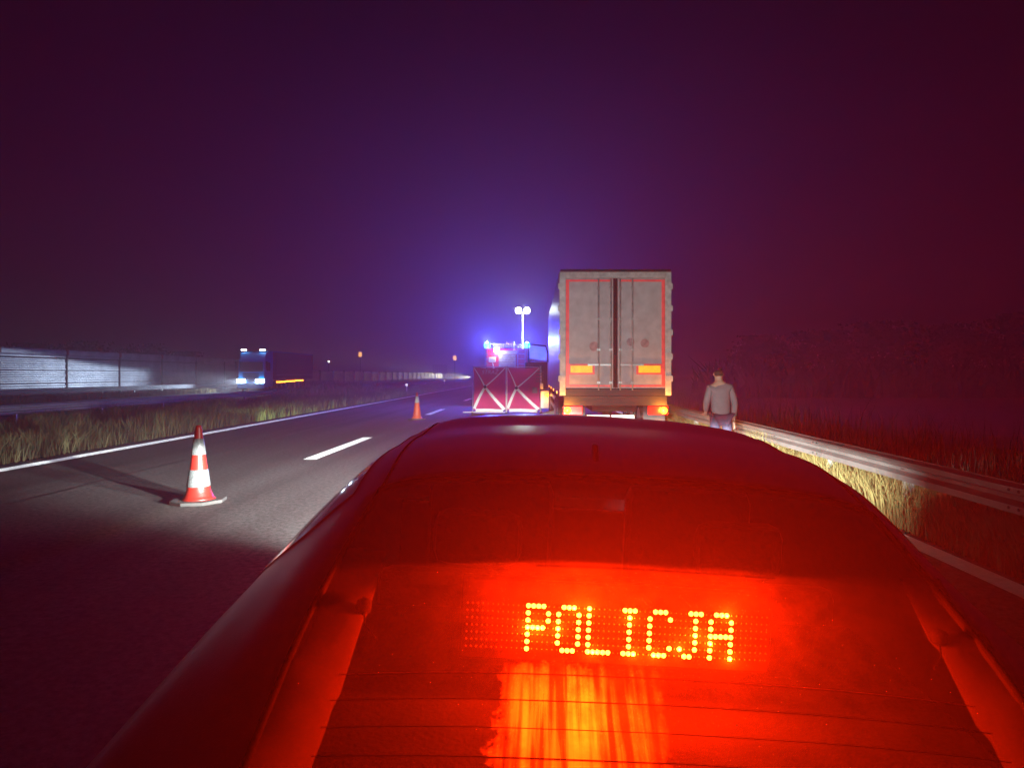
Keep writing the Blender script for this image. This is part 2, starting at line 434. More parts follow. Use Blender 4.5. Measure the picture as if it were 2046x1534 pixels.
# ------------------------------------------------------------------ traffic cones
M_cone = mat('cone_plastic', (.26, .014, .009), .4, var=.12, scale=12, bump=.1)
M_cone2 = mat('worn_cone_plastic', (.65, .10, .03), .45, var=.2, scale=14, bump=.1)
M_conebase = mat('cone_base_rubber', (.07, .065, .065), .8, bump=.3)
def cone_r(z): return .035 + (.165 - .035) * (1 - z) ** 1.0 + max(0, .16 - z) * .28
M_reflect2 = mat('reflective_collar', (.42, .44, .42), .4, var=.15, scale=40)
def cone(label, x, y, bands, m, rz, mr=None):
    t = thing('traffic_cone', label, 'traffic cone', (x, y, 0), 'traffic cones')
    zs = [0.045] + [i / 30 for i in range(2, 30)] + [.985, 1.0]
    prof = [(cone_r(z) + (.02 if z < .06 else 0), z) for z in zs]; prof[-1] = (.022, 1.0)
    obj('cone_body', MB().lathe(prof, (x, y, 0), 36), m, t, smooth=True)
    for a, b in bands:
        obj('reflective_band', MB().lathe([(cone_r(a) + .0015, a), (cone_r(a) + .006, a + .004), (cone_r((a + b) / 2) + .006, (a + b) / 2), (cone_r(b) + .006, b - .004), (cone_r(b) + .0015, b)], (x, y, 0), 36), mr or M_reflect, t, smooth=True)
    poly = []
    for k in range(8):
        a = math.pi / 8 + k * math.pi / 4; poly.append((x + .34 * math.cos(a + rz), y + .34 * math.sin(a + rz)))
    obj('base', MB().prism(poly, 0.002, .046, 'z'), M_conebase, t, bevel=.008)
    return t
cone('large red cone with two white bands, nearest on the left lane', -4.37, 8.79, [(.21, .43), (.62, .83)], M_cone, .2)
cone('smaller looking orange cone with one white collar, further up by the lane dash', -4.33, 24.9, [(.62, .86)], M_cone2, .1, M_reflect2)

# ------------------------------------------------------------------ privacy screen
ps = thing('privacy_screen', 'red folding privacy screen with white reflective crosses standing on the road', 'privacy screen', (-1.19, 29, 0))
M_cloth = mat('red_screen_cloth', (.68, .045, .19), .75, var=.15, scale=1.5, bump=.25, bscale=3)
M_strip = mat('reflective_strip', (.95, .93, .93), .4, var=.05, emit=(1, .9, .95), estr=0.0)
M_lav = mat('pale_edging', (.6, .55, .68), .5)
SY = 28.95
xs = [-2.64, -1.205, .26]
for i in range(2):
    a, b = xs[i] + .02, xs[i + 1] - .02
    rows = []
    for r in range(13):
        v = r / 12; row = []
        for c in range(13):
            u = c / 12
            zt = 2.0 - .09 * math.sin(math.pi * u); zb = .13 + .02 * math.sin(math.pi * u)
            sag = .03 * math.sin(math.pi * v)
            x = a + sag + (b - a - 2 * sag) * u
            row.append((x, SY + .05 + .03 * math.sin(u * 9 + v * 4) * math.sin(math.pi * v) - .05 * math.sin(math.pi * u) * (1 if i else -1) * math.sin(math.pi * v), zb + (zt - zb) * v))
        rows.append(row)
    cl = obj('cloth_panel', MB().grid(rows), M_cloth, ps, smooth=True)
    hub = (a + (b - a) * .36, SY - .06, 1.13) if i == 0 else (a + (b - a) * .29, SY - .06, 1.08)
    def strip(p, q, w0, w1, m=M_strip, name='reflective_strip'):
        p = Vector(p); q = Vector(q); d = (q - p).normalized(); nrm = Vector((-d.z, 0, d.x))
        vs = []
        K = 8
        rows_ = []
        for k in range(K + 1):
            f = k / K; c = p.lerp(q, f) + Vector((0, -.012 * math.sin(math.pi * f), 0)) + nrm * .02 * math.sin(math.pi * f); w = (w0 + (w1 - w0) * f) / 2
            rows_.append([tuple(c - nrm * w), tuple(c + nrm * w)])
        return obj(name, MB().grid(rows_), m, ps, solid=.006)
    strip((a + .04, SY - .03, 1.93), hub, .03, .07)
    strip((b - .04, SY - .03, 1.93), hub, .04, .07)
    strip((a + .04, SY - .04, .2), hub, .12, .1)
    strip((b - .06, SY - .04, .16), hub, .14, .1)
    strip((a + .1, SY - .05, .13), (b - .12, SY - .05, .09), .13, .13)
    strip((a, SY - .02, 1.99), (b, SY - .02, 1.99), .04, .04, M_lav, 'top_edging')
    bpy.data.objects[ps.children[-1].name].location.z = -.03
    obj('hub', MB().lathe([(.05, -.04), (.07, 0), (.05, .03)], hub, 12, 'y'), M_black, ps)
for i, x in enumerate(xs):
    obj('pole', MB().tube([(x, SY - .03 + .02 * i, .03), (x + .01 * i, SY - .03, 1.1), (x, SY - .01, 2.03)], .016 if i == 0 else .04, 8), M_strip if i else M_lav, ps, smooth=True)
    obj('foot', MB().box(x - .05, x + .05, SY - .35, SY + .35, .004, .05), M_dark, ps, bevel=.01)
obj('ground_bar', MB().tube([(-3.05, SY - .1, .05), (-1.9, SY - .18, .06), (-1.25, SY - .1, .05)], .025, 8), M_strip, ps)
obj('label_patch', MB().box(-.09, .12, SY - .045, SY - .035, .86, 1.1), M_grey, ps)
def text(name, s, x, y, z, h, m, parent, rot=(R(90), 0, 0), shear=0, depth=.002, align='LEFT'):
    cu = bpy.data.curves.new(name, 'FONT'); cu.body = s; cu.size = h * 1.4; cu.extrude = depth; cu.shear = shear; cu.align_x = align
    o = bpy.data.objects.new('tmp', cu); C.objects.link(o)
    bpy.context.view_layer.update()
    dg = bpy.context.evaluated_depsgraph_get()
    me = bpy.data.meshes.new_from_object(o.evaluated_get(dg)); bpy.data.objects.remove(o)
    me.materials.clear(); me.materials.append(m)
    o = bpy.data.objects.new(name, me); C.objects.link(o)
    o0 = ORI.get(parent.name, (0, 0, 0)); o.parent = parent
    o.location = Vector((x, y, z)) - Vector(o0); o.rotation_euler = rot
    return o
M_txt = mat('faded_lettering', (.85, .72, .82), .6)
text('lettering', 'STRA\u017b', -2.27, SY - .045, 1.68, .17, M_txt, ps, shear=.25)

# ------------------------------------------------------------------ fire engine
FY = 37.6
fe = thing('fire_engine', 'red fire engine with blue beacons and raised light mast behind the screen', 'fire engine', (-1.52, FY, 0))
x0, x1 = -2.72, -.31
obj('body', MB().box(x0, x1, FY, FY + 5.6, .75, 3.1), M_red, fe, bevel=.08)
obj('cab', MB().prism([(FY + 5.7, .6), (FY + 8.1, .6), (FY + 8.2, 1.7), (FY + 7.9, 3.0), (FY + 5.7, 3.05)], x0 + .05, x1 - .05, 'x'), M_red, fe, bevel=.08)
obj('chassis', MB().box(x0 + .3, x1 - .3, FY + .1, FY + 8.0, .45, .74), M_black, fe)
for yy in (FY + 1.6, FY + 6.9):
    for xx in (x0 + .2, x1 - .2): wheel(fe, xx, yy, .5, .32)
sh = MB()
for k in range(12):
    z = 1.15 + k * .135
    sh.box(-1.99, -1.05, FY - .035, FY - .012, z, z + .12)
M_shut = mat('roller_shutter', (.55, .57, .6), .4, .4)
obj('roller_shutter', sh, M_shut, fe)
obj('shutter_housing', MB().box(-2.02, -1.0, FY - .09, FY - .002, 2.78, 2.98), M_white, fe, bevel=.02)
pp = MB()
for k in range(5):
    pp.lathe([(.09, -.06), (.11, 0), (.06, .02)], (-1.9 + k * .19, FY - .1, 1.75 + .12 * (k % 2)), 10, 'y')
pp.box(-2.0, -1.02, FY - .08, FY - .036, 1.5, 1.68); pp.box(-1.9, -1.1, FY - .12, FY - .09, 2.02, 2.1)
obj('pump_panel', pp, M_steel, fe)
obj('number_plate', MB().box(-2.55, -2.15, FY - .03, FY - .002, 2.35, 2.62), M_white, fe, bevel=.01)
pc = MB()
for k in range(3): pc.box(-2.5, -2.2, FY - .036, FY - .031, 2.39 + k * .07, 2.42 + k * .07)
obj('plate_lines', pc, M_dark, fe)
obj('hose_nozzle', MB().tube([(-2.33, FY - .08, 2.3), (-2.26, FY - .1, 1.95), (-2.2, FY - .08, 1.6)], [.03, .05, .06], 8), M_white, fe)
ld = thing  # ladder built as parts
lad = MB()
for xx in (-.93, -.52): lad.tube([(xx, FY - .12, .7), (xx, FY - .12, 3.25)], .022, 8)
obj('ladder_rail', lad, M_steel, fe)
for k in range(9):
    obj('ladder_rung', MB().tube([(-.93, FY - .12, .85 + k * .28), (-.52, FY - .12, .85 + k * .28)], .016, 6), M_steel, fe)
rk = MB()
rk.tube([(-2.45, FY + .1, 3.12), (-2.45, FY + .1, 3.36), (-.5, FY + .1, 3.30), (-.5, FY + .1, 3.12)], .025, 8)
rk.tube([(-2.45, FY + 3, 3.12), (-2.45, FY + 3, 3.36), (-.5, FY + 3, 3.30), (-.5, FY + 3, 3.12)], .025, 8)
for xx in (-2.45, -.5, -1.2): rk.tube([(xx, FY + .1, 3.30), (xx, FY + 5, 3.30)], .02, 6)
obj('roof_rack', rk, M_white, fe)
obj('roof_box', MB().box(-2.3, -1.75, FY + .25, FY + 2.3, 3.115, 3.40), M_steel, fe, bevel=.02)
lm = MB()
for xx in (-1.6, -1.2): lm.box(xx, xx + .05, FY + .0, FY + 5, 3.42, 3.5)
for k in range(10): lm.box(-1.545, -1.205, FY + .2 + k * .5, FY + .24 + k * .5, 3.44, 3.48)
obj('roof_ladder', lm, M_white, fe)
lr = MB(); lr.tube([(-1.15, FY - .05, 3.0), (-1.15, FY - .05, 3.4), (-1.0, FY - .05, 3.42)], .03, 8); obj('grab_handle', lr, M_white, fe)
for xx in (-2.66, -.42):
    b = obj('beacon', MB().lathe([(.15, 0), (.16, .14), (.13, .24), (.04, .30)], (xx, FY + .18, 3.17), 16), M_blue_glass, fe, smooth=True)
    obj('beacon_base', MB().lathe([(.12, -.065), (.12, -.003)], (xx, FY + .18, 3.17), 12), M_white, b)
obj('work_lamp', MB().box(-2.27, -1.95, FY - .17, FY - .03, 2.92, 3.14), M_lampwhite, fe, bevel=.03)
for xx in (-2.62, -.41):
    obj('tail_lamp', MB().box(xx - .07, xx + .07, FY - .04, FY - .002, 1.0, 1.5), M_tail, fe)
ch = MB()
for k in range(6):
    for sgn in (0,):
        z = 1.5 + k * .24
        ch.box(x0 + .03, x0 + .10, FY - .012, FY - .003, z, z + .12); ch.box(x1 - .10, x1 - .03, FY - .012, FY - .003, z, z + .12)
obj('chevron_marking', ch, M_reflect, fe)
obj('bumper', MB().box(x0 + .05, x1 - .05, FY - .15, FY - .01, .5, .72), M_white, fe, bevel=.02)
# mast
mx, my = -.68, FY + 1.2
mm = MB().tube([(mx, my, 3.1), (mx, my, 4.1)], .05, 10).tube([(mx, my, 4.1), (mx, my, 4.13)], .06, 10).tube([(mx, my, 4.1), (mx, my, 5.2)], .038, 10)
mst = obj('light_mast', mm, M_white, fe)
obj('mast_head', MB().box(mx - .42, mx + .42, my - .03, my + .03, 5.16, 5.22), M_white, mst)
for s_ in (-1, 1):
    obj('floodlight', MB().lathe([(.17, -.1), (.19, 0), (.15, .09)], (mx + s_ * .24, my - .09, 5.32), 16, 'y'), M_lampwhite, mst, smooth=True)
for xx in (-2.66, -.42): lamp('beacon_light', 'POINT', (xx, FY + .18, 3.52), P_BEACON, (.06, .085, 1), .08, fe, ORI[fe.name])
for s_ in (-1, 1):
    lamp('floodlight_light', 'POINT', (mx + s_ * .24, my - .4, 5.32), P_MAST, (.80, 1, .86), .12, fe, ORI[fe.name])
lamp('work_light', 'POINT', (-2.11, FY - .35, 2.9), P_WORK, (1, .96, .86), .1, fe, ORI[fe.name])

# ------------------------------------------------------------------ lorry
LX0, LX1, LY0, LY1 = .57, 3.12, 15.4, 27.5
M_tarp = mat('trailer_tarpaulin', (.55, .60, .66), .38, var=.15, scale=.8, bump=.45, bscale=1.6)
M_door = mat('trailer_door', (.50, .46, .48), .5, var=.15, scale=5, bump=.08)
M_frame = mat('trailer_frame', (.60, .58, .58), .45)
M_redstrip = mat('glowing_red_tape', (.75, .10, .08), .35, emit=(1, .08, .10), estr=.25)  # faint glow stands in for headlamp light thrown back by the tape
M_yel = mat('glowing_yellow_plate', (.85, .55, .03), .4, emit=(1, .62, .02), estr=.5)  # emission stands in for headlamp light returned by the plate
lo = thing('parked_lorry', 'large lorry with pale double rear doors parked ahead on the shoulder', 'lorry', (1.84, 15.4, 0))
xc = (LX0 + LX1) / 2
obj('trailer_side', MB().box(LX0, LX0 + .05, LY0 + .12, LY1, 1.25, 3.98), M_tarp, lo)
obj('trailer_side', MB().box(LX1 - .05, LX1, LY0 + .12, LY1, 1.25, 3.98), M_tarp, lo)
obj('trailer_roof', MB().box(LX0 + .002, LX1 - .002, LY0 + .12, LY1, 3.982, 4.02), M_tarp, lo)
obj('trailer_front', MB().box(LX0 + .052, LX1 - .052, LY1 - .06, LY1 - .01, 1.25, 3.98), M_white, lo)
obj('trailer_floor', MB().box(LX0 + .052, LX1 - .052, LY0 + .13, LY1 - .07, 1.15, 1.32), M_black, lo)
obj('chassis_rail', MB().box(xc - .5, xc + .5, LY0 + .3, LY1 + 2, .8, 1.14), M_black, lo)
fr = MB()
fr.box(LX0, LX0 + .14, LY0, LY0 + .118, 1.18, 4.0).box(LX1 - .14, LX1, LY0, LY0 + .118, 1.18, 4.0)
fr.box(LX0 + .142, LX1 - .142, LY0 + .005, LY0 + .118, 3.86, 4.0)
obj('rear_frame', fr, M_frame, lo, bevel=.008)
obj('marker_strip', MB().box(LX0 + .02, LX1 - .02, LY0 - .03, LY0 + .06, 4.003, 4.05), M_dark, lo)
obj('bump_bar', MB().box(LX0 + .02, LX1 - .02, LY0 + .002, LY0 + .118, 1.18, 1.33), M_dark, lo)
for i, (a, b) in enumerate(((LX0 + .145, xc - .006), (xc + .006, LX1 - .145))):
    d = obj('door', MB().box(a, b, LY0 + .02, LY0 + .08, 1.34, 3.855), M_door, lo, bevel=.01)
    st = MB()
    st.box(a + .002, a + .075, LY0 + .012, LY0 + .019, 1.38, 3.82) if i == 0 else st.box(b - .075, b - .002, LY0 + .012, LY0 + .019, 1.38, 3.82)
    st.box(a + .08, b - .08, LY0 + .012, LY0 + .019, 3.775, 3.82).box(a + .08, b - .08, LY0 + .012, LY0 + .019, 1.38, 1.42)
    obj('outline_tape', st, M_redstrip, d)
    for xx in ((b - .10, b - .38) if i == 0 else (a + .10, a + .38)):
        lk = MB().tube([(xx, LY0 - .02, 1.30), (xx, LY0 - .02, 3.84)], .017, 8)
        for z in (1.45, 2.2, 2.9, 3.6): lk.box(xx - .04, xx + .04, LY0 - .035, LY0 + .018, z, z + .05)
        obj('locking_rod', lk, M_steel, d)
        obj('door_handle', MB().box(min(xx, xx + (-.25 if i == 0 else .25)), max(xx, xx + (-.25 if i == 0 else .25)), LY0 - .055, LY0 - .04, 1.86, 1.90), M_steel, d)
    for z in (1.5, 2.0, 2.55, 3.1, 3.6):
        hg = MB()
        if i == 0: hg.box(LX0 - .03, LX0 + .13, LY0 - .02, LY0 - .003, z, z + .13)
        else: hg.box(LX1 - .13, LX1 + .03, LY0 - .02, LY0 - .003, z, z + .13)
        obj('hinge', hg, M_frame, d)
obj('centre_seal', MB().box(xc - .05, xc + .05, LY0 + .006, LY0 + .0185, 1.36, 3.84), M_black, lo)
# soft grey-red lettering blocks that the photo only shows as blurred patches
M_dec = mat('faded_red_decal', (.40, .24, .25), .5, var=.3, scale=12)
for xx, zz, ww in ((1.25, 2.18, .22), (2.10, 2.28, .18), (2.42, 2.25, .20)):
    obj('decal', MB().lathe([(ww / 2, 0), (ww / 2, .004)], (xx + ww / 2, LY0 + .014, zz + .12), 20, 'y'), M_dec, lo)
for a in (LX0 + .20, LX1 - .80):
    p = obj('marker_plate', MB().box(a, a + .60, LY0 - .005, LY0 + .010, 1.66, 1.90), M_redstrip, lo)
    obj('plate_centre', MB().box(a + .05, a + .55, LY0 - .012, LY0 - .0055, 1.70, 1.86), M_yel, p)
obj('rear_cross_member', MB().box(LX0 + .1, LX1 - .1, LY0 + .03, LY0 + .2, .95, 1.17), M_dark, lo)
for a in (LX0 + .08, LX1 - .53):
    p = obj('lamp_cluster', MB().box(a, a + .45, LY0 - .01, LY0 + .1, .74, .94), M_tail, lo, bevel=.015)
    q = a + .10 if a < 2 else a + .35
    obj('hazard_lamp', MB().lathe([(.075, -.03), (.08, -.015), (.05, 0)], (q, LY0 - .02, .84), 16, 'y'), M_orange, p, smooth=True)
    lamp('hazard_light', 'POINT', (q, LY0 - .2, .84), P_HAZARD, (1, .32, .03), .05, lo, ORI[lo.name])
obj('underrun_bar', MB().box(LX0 + .05, LX1 - .05, LY0 - .02, LY0 + .08, .46, .58), M_reflect, lo, bevel=.01)
for a in (LX0 + .62, LX0 + 1.18):
    obj('licence_plate', MB().box(a, a + .52, LY0 - .04, LY0 - .02, .62, .74), M_white, lo, bevel=.005)
for a in (LX0 + .1, LX1 - .6):
    obj('mud_flap', MB().box(a, a + .5, LY0 + .25, LY0 + .28, .3, .93), M_dark, lo)
for yy in (17.6, 18.9, 20.2):
    for xx in (LX0 + .22, LX1 - .22): wheel(lo, xx, yy, .5, .38)
for xx in (LX0 + .06, LX1 - .10):
    for z in (.55, .85): obj('side_guard', MB().box(xx, xx + .04, 21.2, 26.5, z, z + .12), M_steel, lo)
for yy in (17, 20, 23, 26):
    obj('side_marker', MB().box(LX0 - .012, LX0 - .001, yy, yy + .12, 1.18, 1.24), M_orange, lo)
# tractor unit
cb = MB().prism([(28.3, .95), (30.7, .95), (30.75, 2.2), (30.3, 3.6), (28.3, 3.75)], .62, 3.07, 'x')
obj('cab', cb, M_dark, lo, bevel=.06)
for yy in (27.1, 29.9):
    for xx in (.80, 2.9): wheel(lo, xx, yy, .5, .34)
obj('wheel_guard', MB().prism([(28.0, .25), (28.0, .98), (29.0, 1.04), (29.0, .25)], .24, .6, 'x'), M_white, lo, bevel=.03)
obj('step_panel', MB().box(.22, .36, 27.95, 28.0, 1.06, 1.3), M_white, lo, bevel=.01)
lp = obj('side_lamp', MB().lathe([(.07, -.03), (.075, -.015), (.05, 0)], (.52, 27.9, .80), 14, 'y'), M_orange, lo, smooth=True)
lamp('side_lamp_light', 'POINT', (.52, 27.75, .80), P_HAZARD * .25, (1, .32, .03), .05, lo, ORI[lo.name])
dr = obj('open_cab_door', MB().box(-.42, .58, 30.0, 30.08, 1.0, 2.2), M_dark, lo, bevel=.02)
M_doorglass = bpy.data.materials.new('blue_lit_door_glass'); M_doorglass.use_nodes = True  # cyan translucent pane stands in for blue beacon light on the window
_t = M_doorglass.node_tree; _t.nodes.remove(_t.nodes['Principled BSDF'])
_a = _t.nodes.new('ShaderNodeBsdfTranslucent'); _n = _t.nodes.new('ShaderNodeTexNoise'); _n.inputs['Scale'].default_value = 2.5
_r = _t.nodes.new('ShaderNodeValToRGB'); _r.color_ramp.elements[0].color = (.35, .7, .9, 1); _r.color_ramp.elements[1].color = (.9, 1, 1, 1)
_t.links.new(_n.outputs['Fac'], _r.inputs['Fac']); _t.links.new(_r.outputs['Color'], _a.inputs['Color'])
_t.links.new(_a.outputs[0], _t.nodes['Material Output'].inputs['Surface'])
obj('door_window', MB().add([(-.22, 30.0, 2.95), (.46, 30.0, 2.86), (.55, 30.0, 2.6), (.50, 30.0, 2.26), (-.22, 30.0, 2.38)], [(0, 1, 2, 3, 4)]), M_doorglass, dr)
obj('door_frame', MB().tube([(-.27, 30.04, 2.2), (-.27, 30.04, 3.0), (.5, 30.04, 2.92), (.6, 30.04, 2.6), (.6, 30.04, 2.2)], .035, 8), M_dark, dr)
sp = MB()
for k in range(4): sp.box(.06, .40, 28.6, 28.9, 1.35 + k * .13, 1.38 + k * .13)
obj('cab_step', sp, M_grey, lo)

# grey bag and road studs between the car and the screen
bag = MB().prism([(-.05, .004), (.86, .004), (.90, .2), (.78, .36), (.25, .24), (.05, .1)], 24.6, 25.1, 'y')
o = obj('equipment_bag', bag, M_grey, None, (.4, 24.85, 0), bevel=.05)
tag(o, 'low grey equipment bag lying on the road at the left rear of the lorry', 'bag')
for i, (x, y, m, l) in enumerate(((-1.57, 25.0, 'blue', 'bluish round road stud left of the other, in front of the screen'), (-.44, 26.0, 'white', 'white round road stud right of the other, in front of the screen'))):
    mm_ = mat('stud_' + m, (.3, .75, .95) if m == 'blue' else (.95, .95, .95), .3, emit=(.3, .8, 1) if m == 'blue' else (1, 1, 1), estr=.35)  # stud is no lamp, its glow stands in for reflected headlamp light
    o = obj('road_stud', MB().lathe([(.09, .004), (.09, .05), (.06, .1), (.02, .12)], (x, y, 0), 12), mm_, None, (x, y, 0), smooth=True)
    tag(o, l, 'road stud', 'road studs')

# ------------------------------------------------------------------ oncoming lorry
M_bluelit_cab = mat('blue_lit_cab', (.02, .32, 1.0), .5, var=.08)  # blue light falling on the cab is put into its paint colour
M_redtarp = mat('dark_red_tarpaulin', (.16, .03, .04), .5, bump=.2, bscale=2)
on = thing('oncoming_lorry', 'lorry with cab coloured for blue light on it, dark red trailer and bright headlights driving on the opposite road', 'lorry', (-26.8, 64, 0))
obj('cab', MB().prism([(64.0, .45), (66.2, .45), (66.2, 3.95), (64.5, 3.75), (64.1, 2.4)], -28.1, -25.6, 'x'), M_bluelit_cab, on, bevel=.08)
M_glass_d = mat('dark_glass', (.02, .02, .025), .1, spec=.8)
obj('windscreen', MB().box(-27.95, -25.75, 63.985, 64.05, 1.95, 2.85, Matrix.Translation((0, 0, 0))), M_glass_d, on, bevel=.02)
obj('side_window', MB().box(-25.6, -25.585, 64.5, 65.4, 2.0, 2.8), M_glass_d, on)
gr = MB()
for k in range(5): gr.box(-27.6, -26.1, 63.94, 63.98, 1.0 + k * .16, 1.08 + k * .16)
obj('grille', gr, M_dark, on)
obj('bumper', MB().box(-28.1, -25.6, 63.85, 63.99, .35, .85), M_bluelit_cab, on, bevel=.04)
for xx in (-27.75, -25.95):
    obj('headlight', MB().box(xx - .42, xx + .42, 63.80, 63.92, .84, 1.22), M_head, on, bevel=.05)
    lowbeam(lamp('headlight_light', 'SPOT', (xx, 63.6, 1.0), P_TRUCKHEAD, (.62, .78, 1), .1, on, ORI[on.name], spot=124, target=(xx - 15, 40, 0.3), blend=.75), .105, .01, .2)
for xx in (-27.7, -25.9):
    obj('roof_lamp', MB().box(xx - .25, xx + .25, 64.3, 64.42, 3.92, 4.06), M_head, on, bevel=.04)
    obj('mirror', MB().box(xx - .1 + (-.6 if xx < -27 else .5), xx + .1 + (-.6 if xx < -27 else .5), 64.1, 64.2, 2.2, 2.9), M_dark, on)
obj('trailer_box', MB().box(-28.1, -25.6, 66.9, 78.0, 1.15, 3.85), M_redtarp, on, bevel=.03)
obj('trailer_top_rail', MB().box(-28.12, -25.58, 66.9, 78.0, 3.86, 3.95), mat('blue_lit_rail', (.1, .3, .8), .4), on)  # blue reflection along the rail is put into its colour
obj('trailer_low_rail', MB().box(-25.598, -25.56, 67.0, 78.0, 1.6, 1.66), M_steel, on)
for yy, zz in ((67.0, .84), (69.6, .89), (72.2, .94)): obj('side_marker', MB().box(-25.6, -25.55, yy, yy + 2.5, zz, zz + .14), M_orange, on)
for yy in (65.2, 72.5, 73.8, 75.1):
    for xx in (-27.8, -25.9): wheel(on, xx, yy, .5, .34)

far = thing('far_car', 'tiny far car with lit headlights driving towards us beside the pale fence', 'car', (-27, 278, 0))
obj('body', MB().prism([(278, .3), (278, .8), (279, 1.0), (280, 1.45), (282, 1.45), (282.5, .95), (282.5, .3)], -27.9, -26.1, 'x'), M_dark, far, bevel=.05)
for xx in (-27.6, -26.4):
    obj('headlight', MB().box(xx - .14, xx + .14, 277.9, 277.99, .55, .75), M_head, far)
    lowbeam(lamp('headlight_light', 'SPOT', (xx, 277.6, .65), P_FARCAR, (1, .98, .75), .1, far, ORI[far.name], spot=40, target=(xx - 12, 235, 1.0), blend=.6), .05, .004, .5)
for yy in (279, 281.5):
    for xx in (-27.8, -26.2): wheel(far, xx, yy, .32, .2)

# ------------------------------------------------------------------ small far signs
for x, y, z, l in ((-38.7, 150, 6.1, 'amber rectangular sign glowing high over the fence, left of the two'), (-17.7, 150, 5.3, 'amber rectangular sign glowing over the fence, right of the two')):
    t = thing('amber_sign', l, 'sign', (x, y, 0), 'amber signs')
    obj('sign_plate', MB().box(x - .35, x + .35, y - .06, y, z - .5, z + .5), M_amber_sign, t, bevel=.03)
    obj('post', MB().tube([(x, y + .08, 0), (x, y + .08, z + .5)], .06, 8), M_fence_post, t)
t = thing('lamp_post', 'far lamp post with one small white light above the fence', 'lamp post', (-46, 151, 0))
obj('post', MB().tube([(-46, 151, 0), (-46, 151, 4.5)], .06, 8), M_fence_post, t)
obj('lamp_head', MB().lathe([(.05, -.2), (.16, -.05), (.16, .05), (.05, .2)], (-46, 151, 4.55), 12), M_lampwhite, t)
t = thing('sign_board', 'pale slatted back of a large road sign standing above the fence', 'sign', (-30, 200, 0))
for k in range(7): obj('slat', MB().box(-30.1 + k * .62, -29.7 + k * .62, 200, 200.1, 1.9, 4.45), M_lav, t)
obj('frame', MB().box(-30.2, -25.8, 200.12, 200.2, 4.3, 4.5).box(-30.2, -25.8, 200.12, 200.2, 2.2, 2.4), M_galv, t)
for xx in (-29.4, -26.7): obj('post', MB().tube([(xx, 200.3, 0), (xx, 200.3, 4.4)], .1, 8), M_galv, t)
for x, y, l in ((-10.6, 56, 'white delineator post with round reflector at the near end of the dark median'), (-12.4, 93, 'far white delineator post with round reflector in the dark median')):
    t = thing('delineator_post', l, 'delineator', (x, y, 0), 'delineator posts')
    obj('post', MB().prism([(x - .06, y), (x, y + .1), (x + .06, y)], 0, .78, 'z'), M_white, t)
    obj('reflector', MB().lathe([(.09, -.03), (.1, -.01), (.04, 0)], (x, y - .01, .8), 12, 'y'), mat('glowing_reflector_glass', (.95, .95, .95), .2, emit=(1, .97, 1), estr=1.2), t)  # emission paints in the headlamp light the reflector would return

# ------------------------------------------------------------------ trees
M_leaf = mat('dark_leaves', (.05, .06, .025), .8, var=.5, scale=1.5, spec=.2)
M_bark = mat('bark', (.06, .045, .03), .9, bump=.6, bscale=8)
def tree(x, y, h, w, label, n=2600):
    t = thing('tree', label, 'tree', (x, y, 0), 'trees')
    tr = MB().tube([(x, y, -.1), (x + .1, y, h * .3), (x - .05, y + .1, h * .62), (x + .1, y, h * .85)], [h * .03, h * .024, h * .014, .02], 8)
    for k in range(6):
        a = k * 1.1; z = h * (.28 + .07 * k)
        tr.tube([(x, y, z), (x + math.cos(a) * w * .25, y + math.sin(a) * w * .25, z + h * .12), (x + math.cos(a) * w * .42, y + math.sin(a) * w * .42, z + h * .16)], [h * .01, h * .007, .01], 5)
    obj('trunk', tr, M_bark, t, smooth=True)
    K = 16
    cz = h * (.38 + .55 * rng.random(K)); rr = (w * .5) * (1 - ((cz / h - .55) / .6) ** 2) * (.35 + .5 * rng.random(K)); aa = rng.random(K) * 6.28
    cx = x + rr * np.cos(aa); cyy = y + rr * np.sin(aa); cs = w * (.13 + .10 * rng.random(K))
    k = rng.integers(0, K, n); g = rng.normal(size=(n, 3)) * .6
    c = np.stack([cx[k], cyy[k], cz[k]], 1) + g * cs[k][:, None] * np.array([1, 1, .75])
    c[:, 2] = np.clip(c[:, 2], h * .12, h)
    s = .05 * (h / 6) * (1 + rng.random(n)) * 3.2
    A = rng.normal(size=(n, 3)); A /= np.linalg.norm(A, axis=1)[:, None]; B = np.cross(A, rng.normal(size=(n, 3))); B /= np.linalg.norm(B, axis=1)[:, None]
    V = np.stack([c - A * s[:, None], c + B * s[:, None] * .6, c + A * s[:, None], c - B * s[:, None] * .6], 1)
    o = strew('crown', (V - np.array([x, y, 0])).reshape(-1, 3), n, 4, [(0, 1, 2), (0, 2, 3)], M_leaf)
    o.parent = t; del o['kind']
for i, (x, y, h, w) in enumerate(((46, 62, 7.2, 8), (40, 64, 6.4, 7), (34, 66, 6.6, 8), (29, 68, 6.0, 6.5), (52, 60, 7.8, 9), (25, 74, 5.8, 6), (58, 66, 7.8, 8))):
    tree(x, y, h, w, ['tall dark tree near the right edge of the frame', 'dark tree second along the right skyline', 'broad dark tree in the middle of the right skyline', 'low rounded dark tree on the right skyline nearer the lorry', 'tallest dark tree at the far right of the skyline', 'small dark tree closest to the lorry on the skyline', 'dark tree partly outside the right edge'][i])
for i, (x, y, h, w) in enumerate(((-60, 90, 6.0, 7), (-53, 92, 5.8, 7), (-66, 88, 5.6, 6), (-50, 96, 4.8, 5))):
    tree(x, y, h, w, ['dark rounded tree behind the noise wall, tallest of its row', 'dark tree behind the noise wall right of the tallest', 'dark tree behind the noise wall left of the tallest', 'lowest dark bush tree behind the noise wall nearest the oncoming lorry'][i])
tag(grass('hedge', 14, 60, 48, 60, 9000, 2.6, .5, M_leaf, lean=.6), 'dark mass of scrub at the foot of the trees on the right', 'scrub')

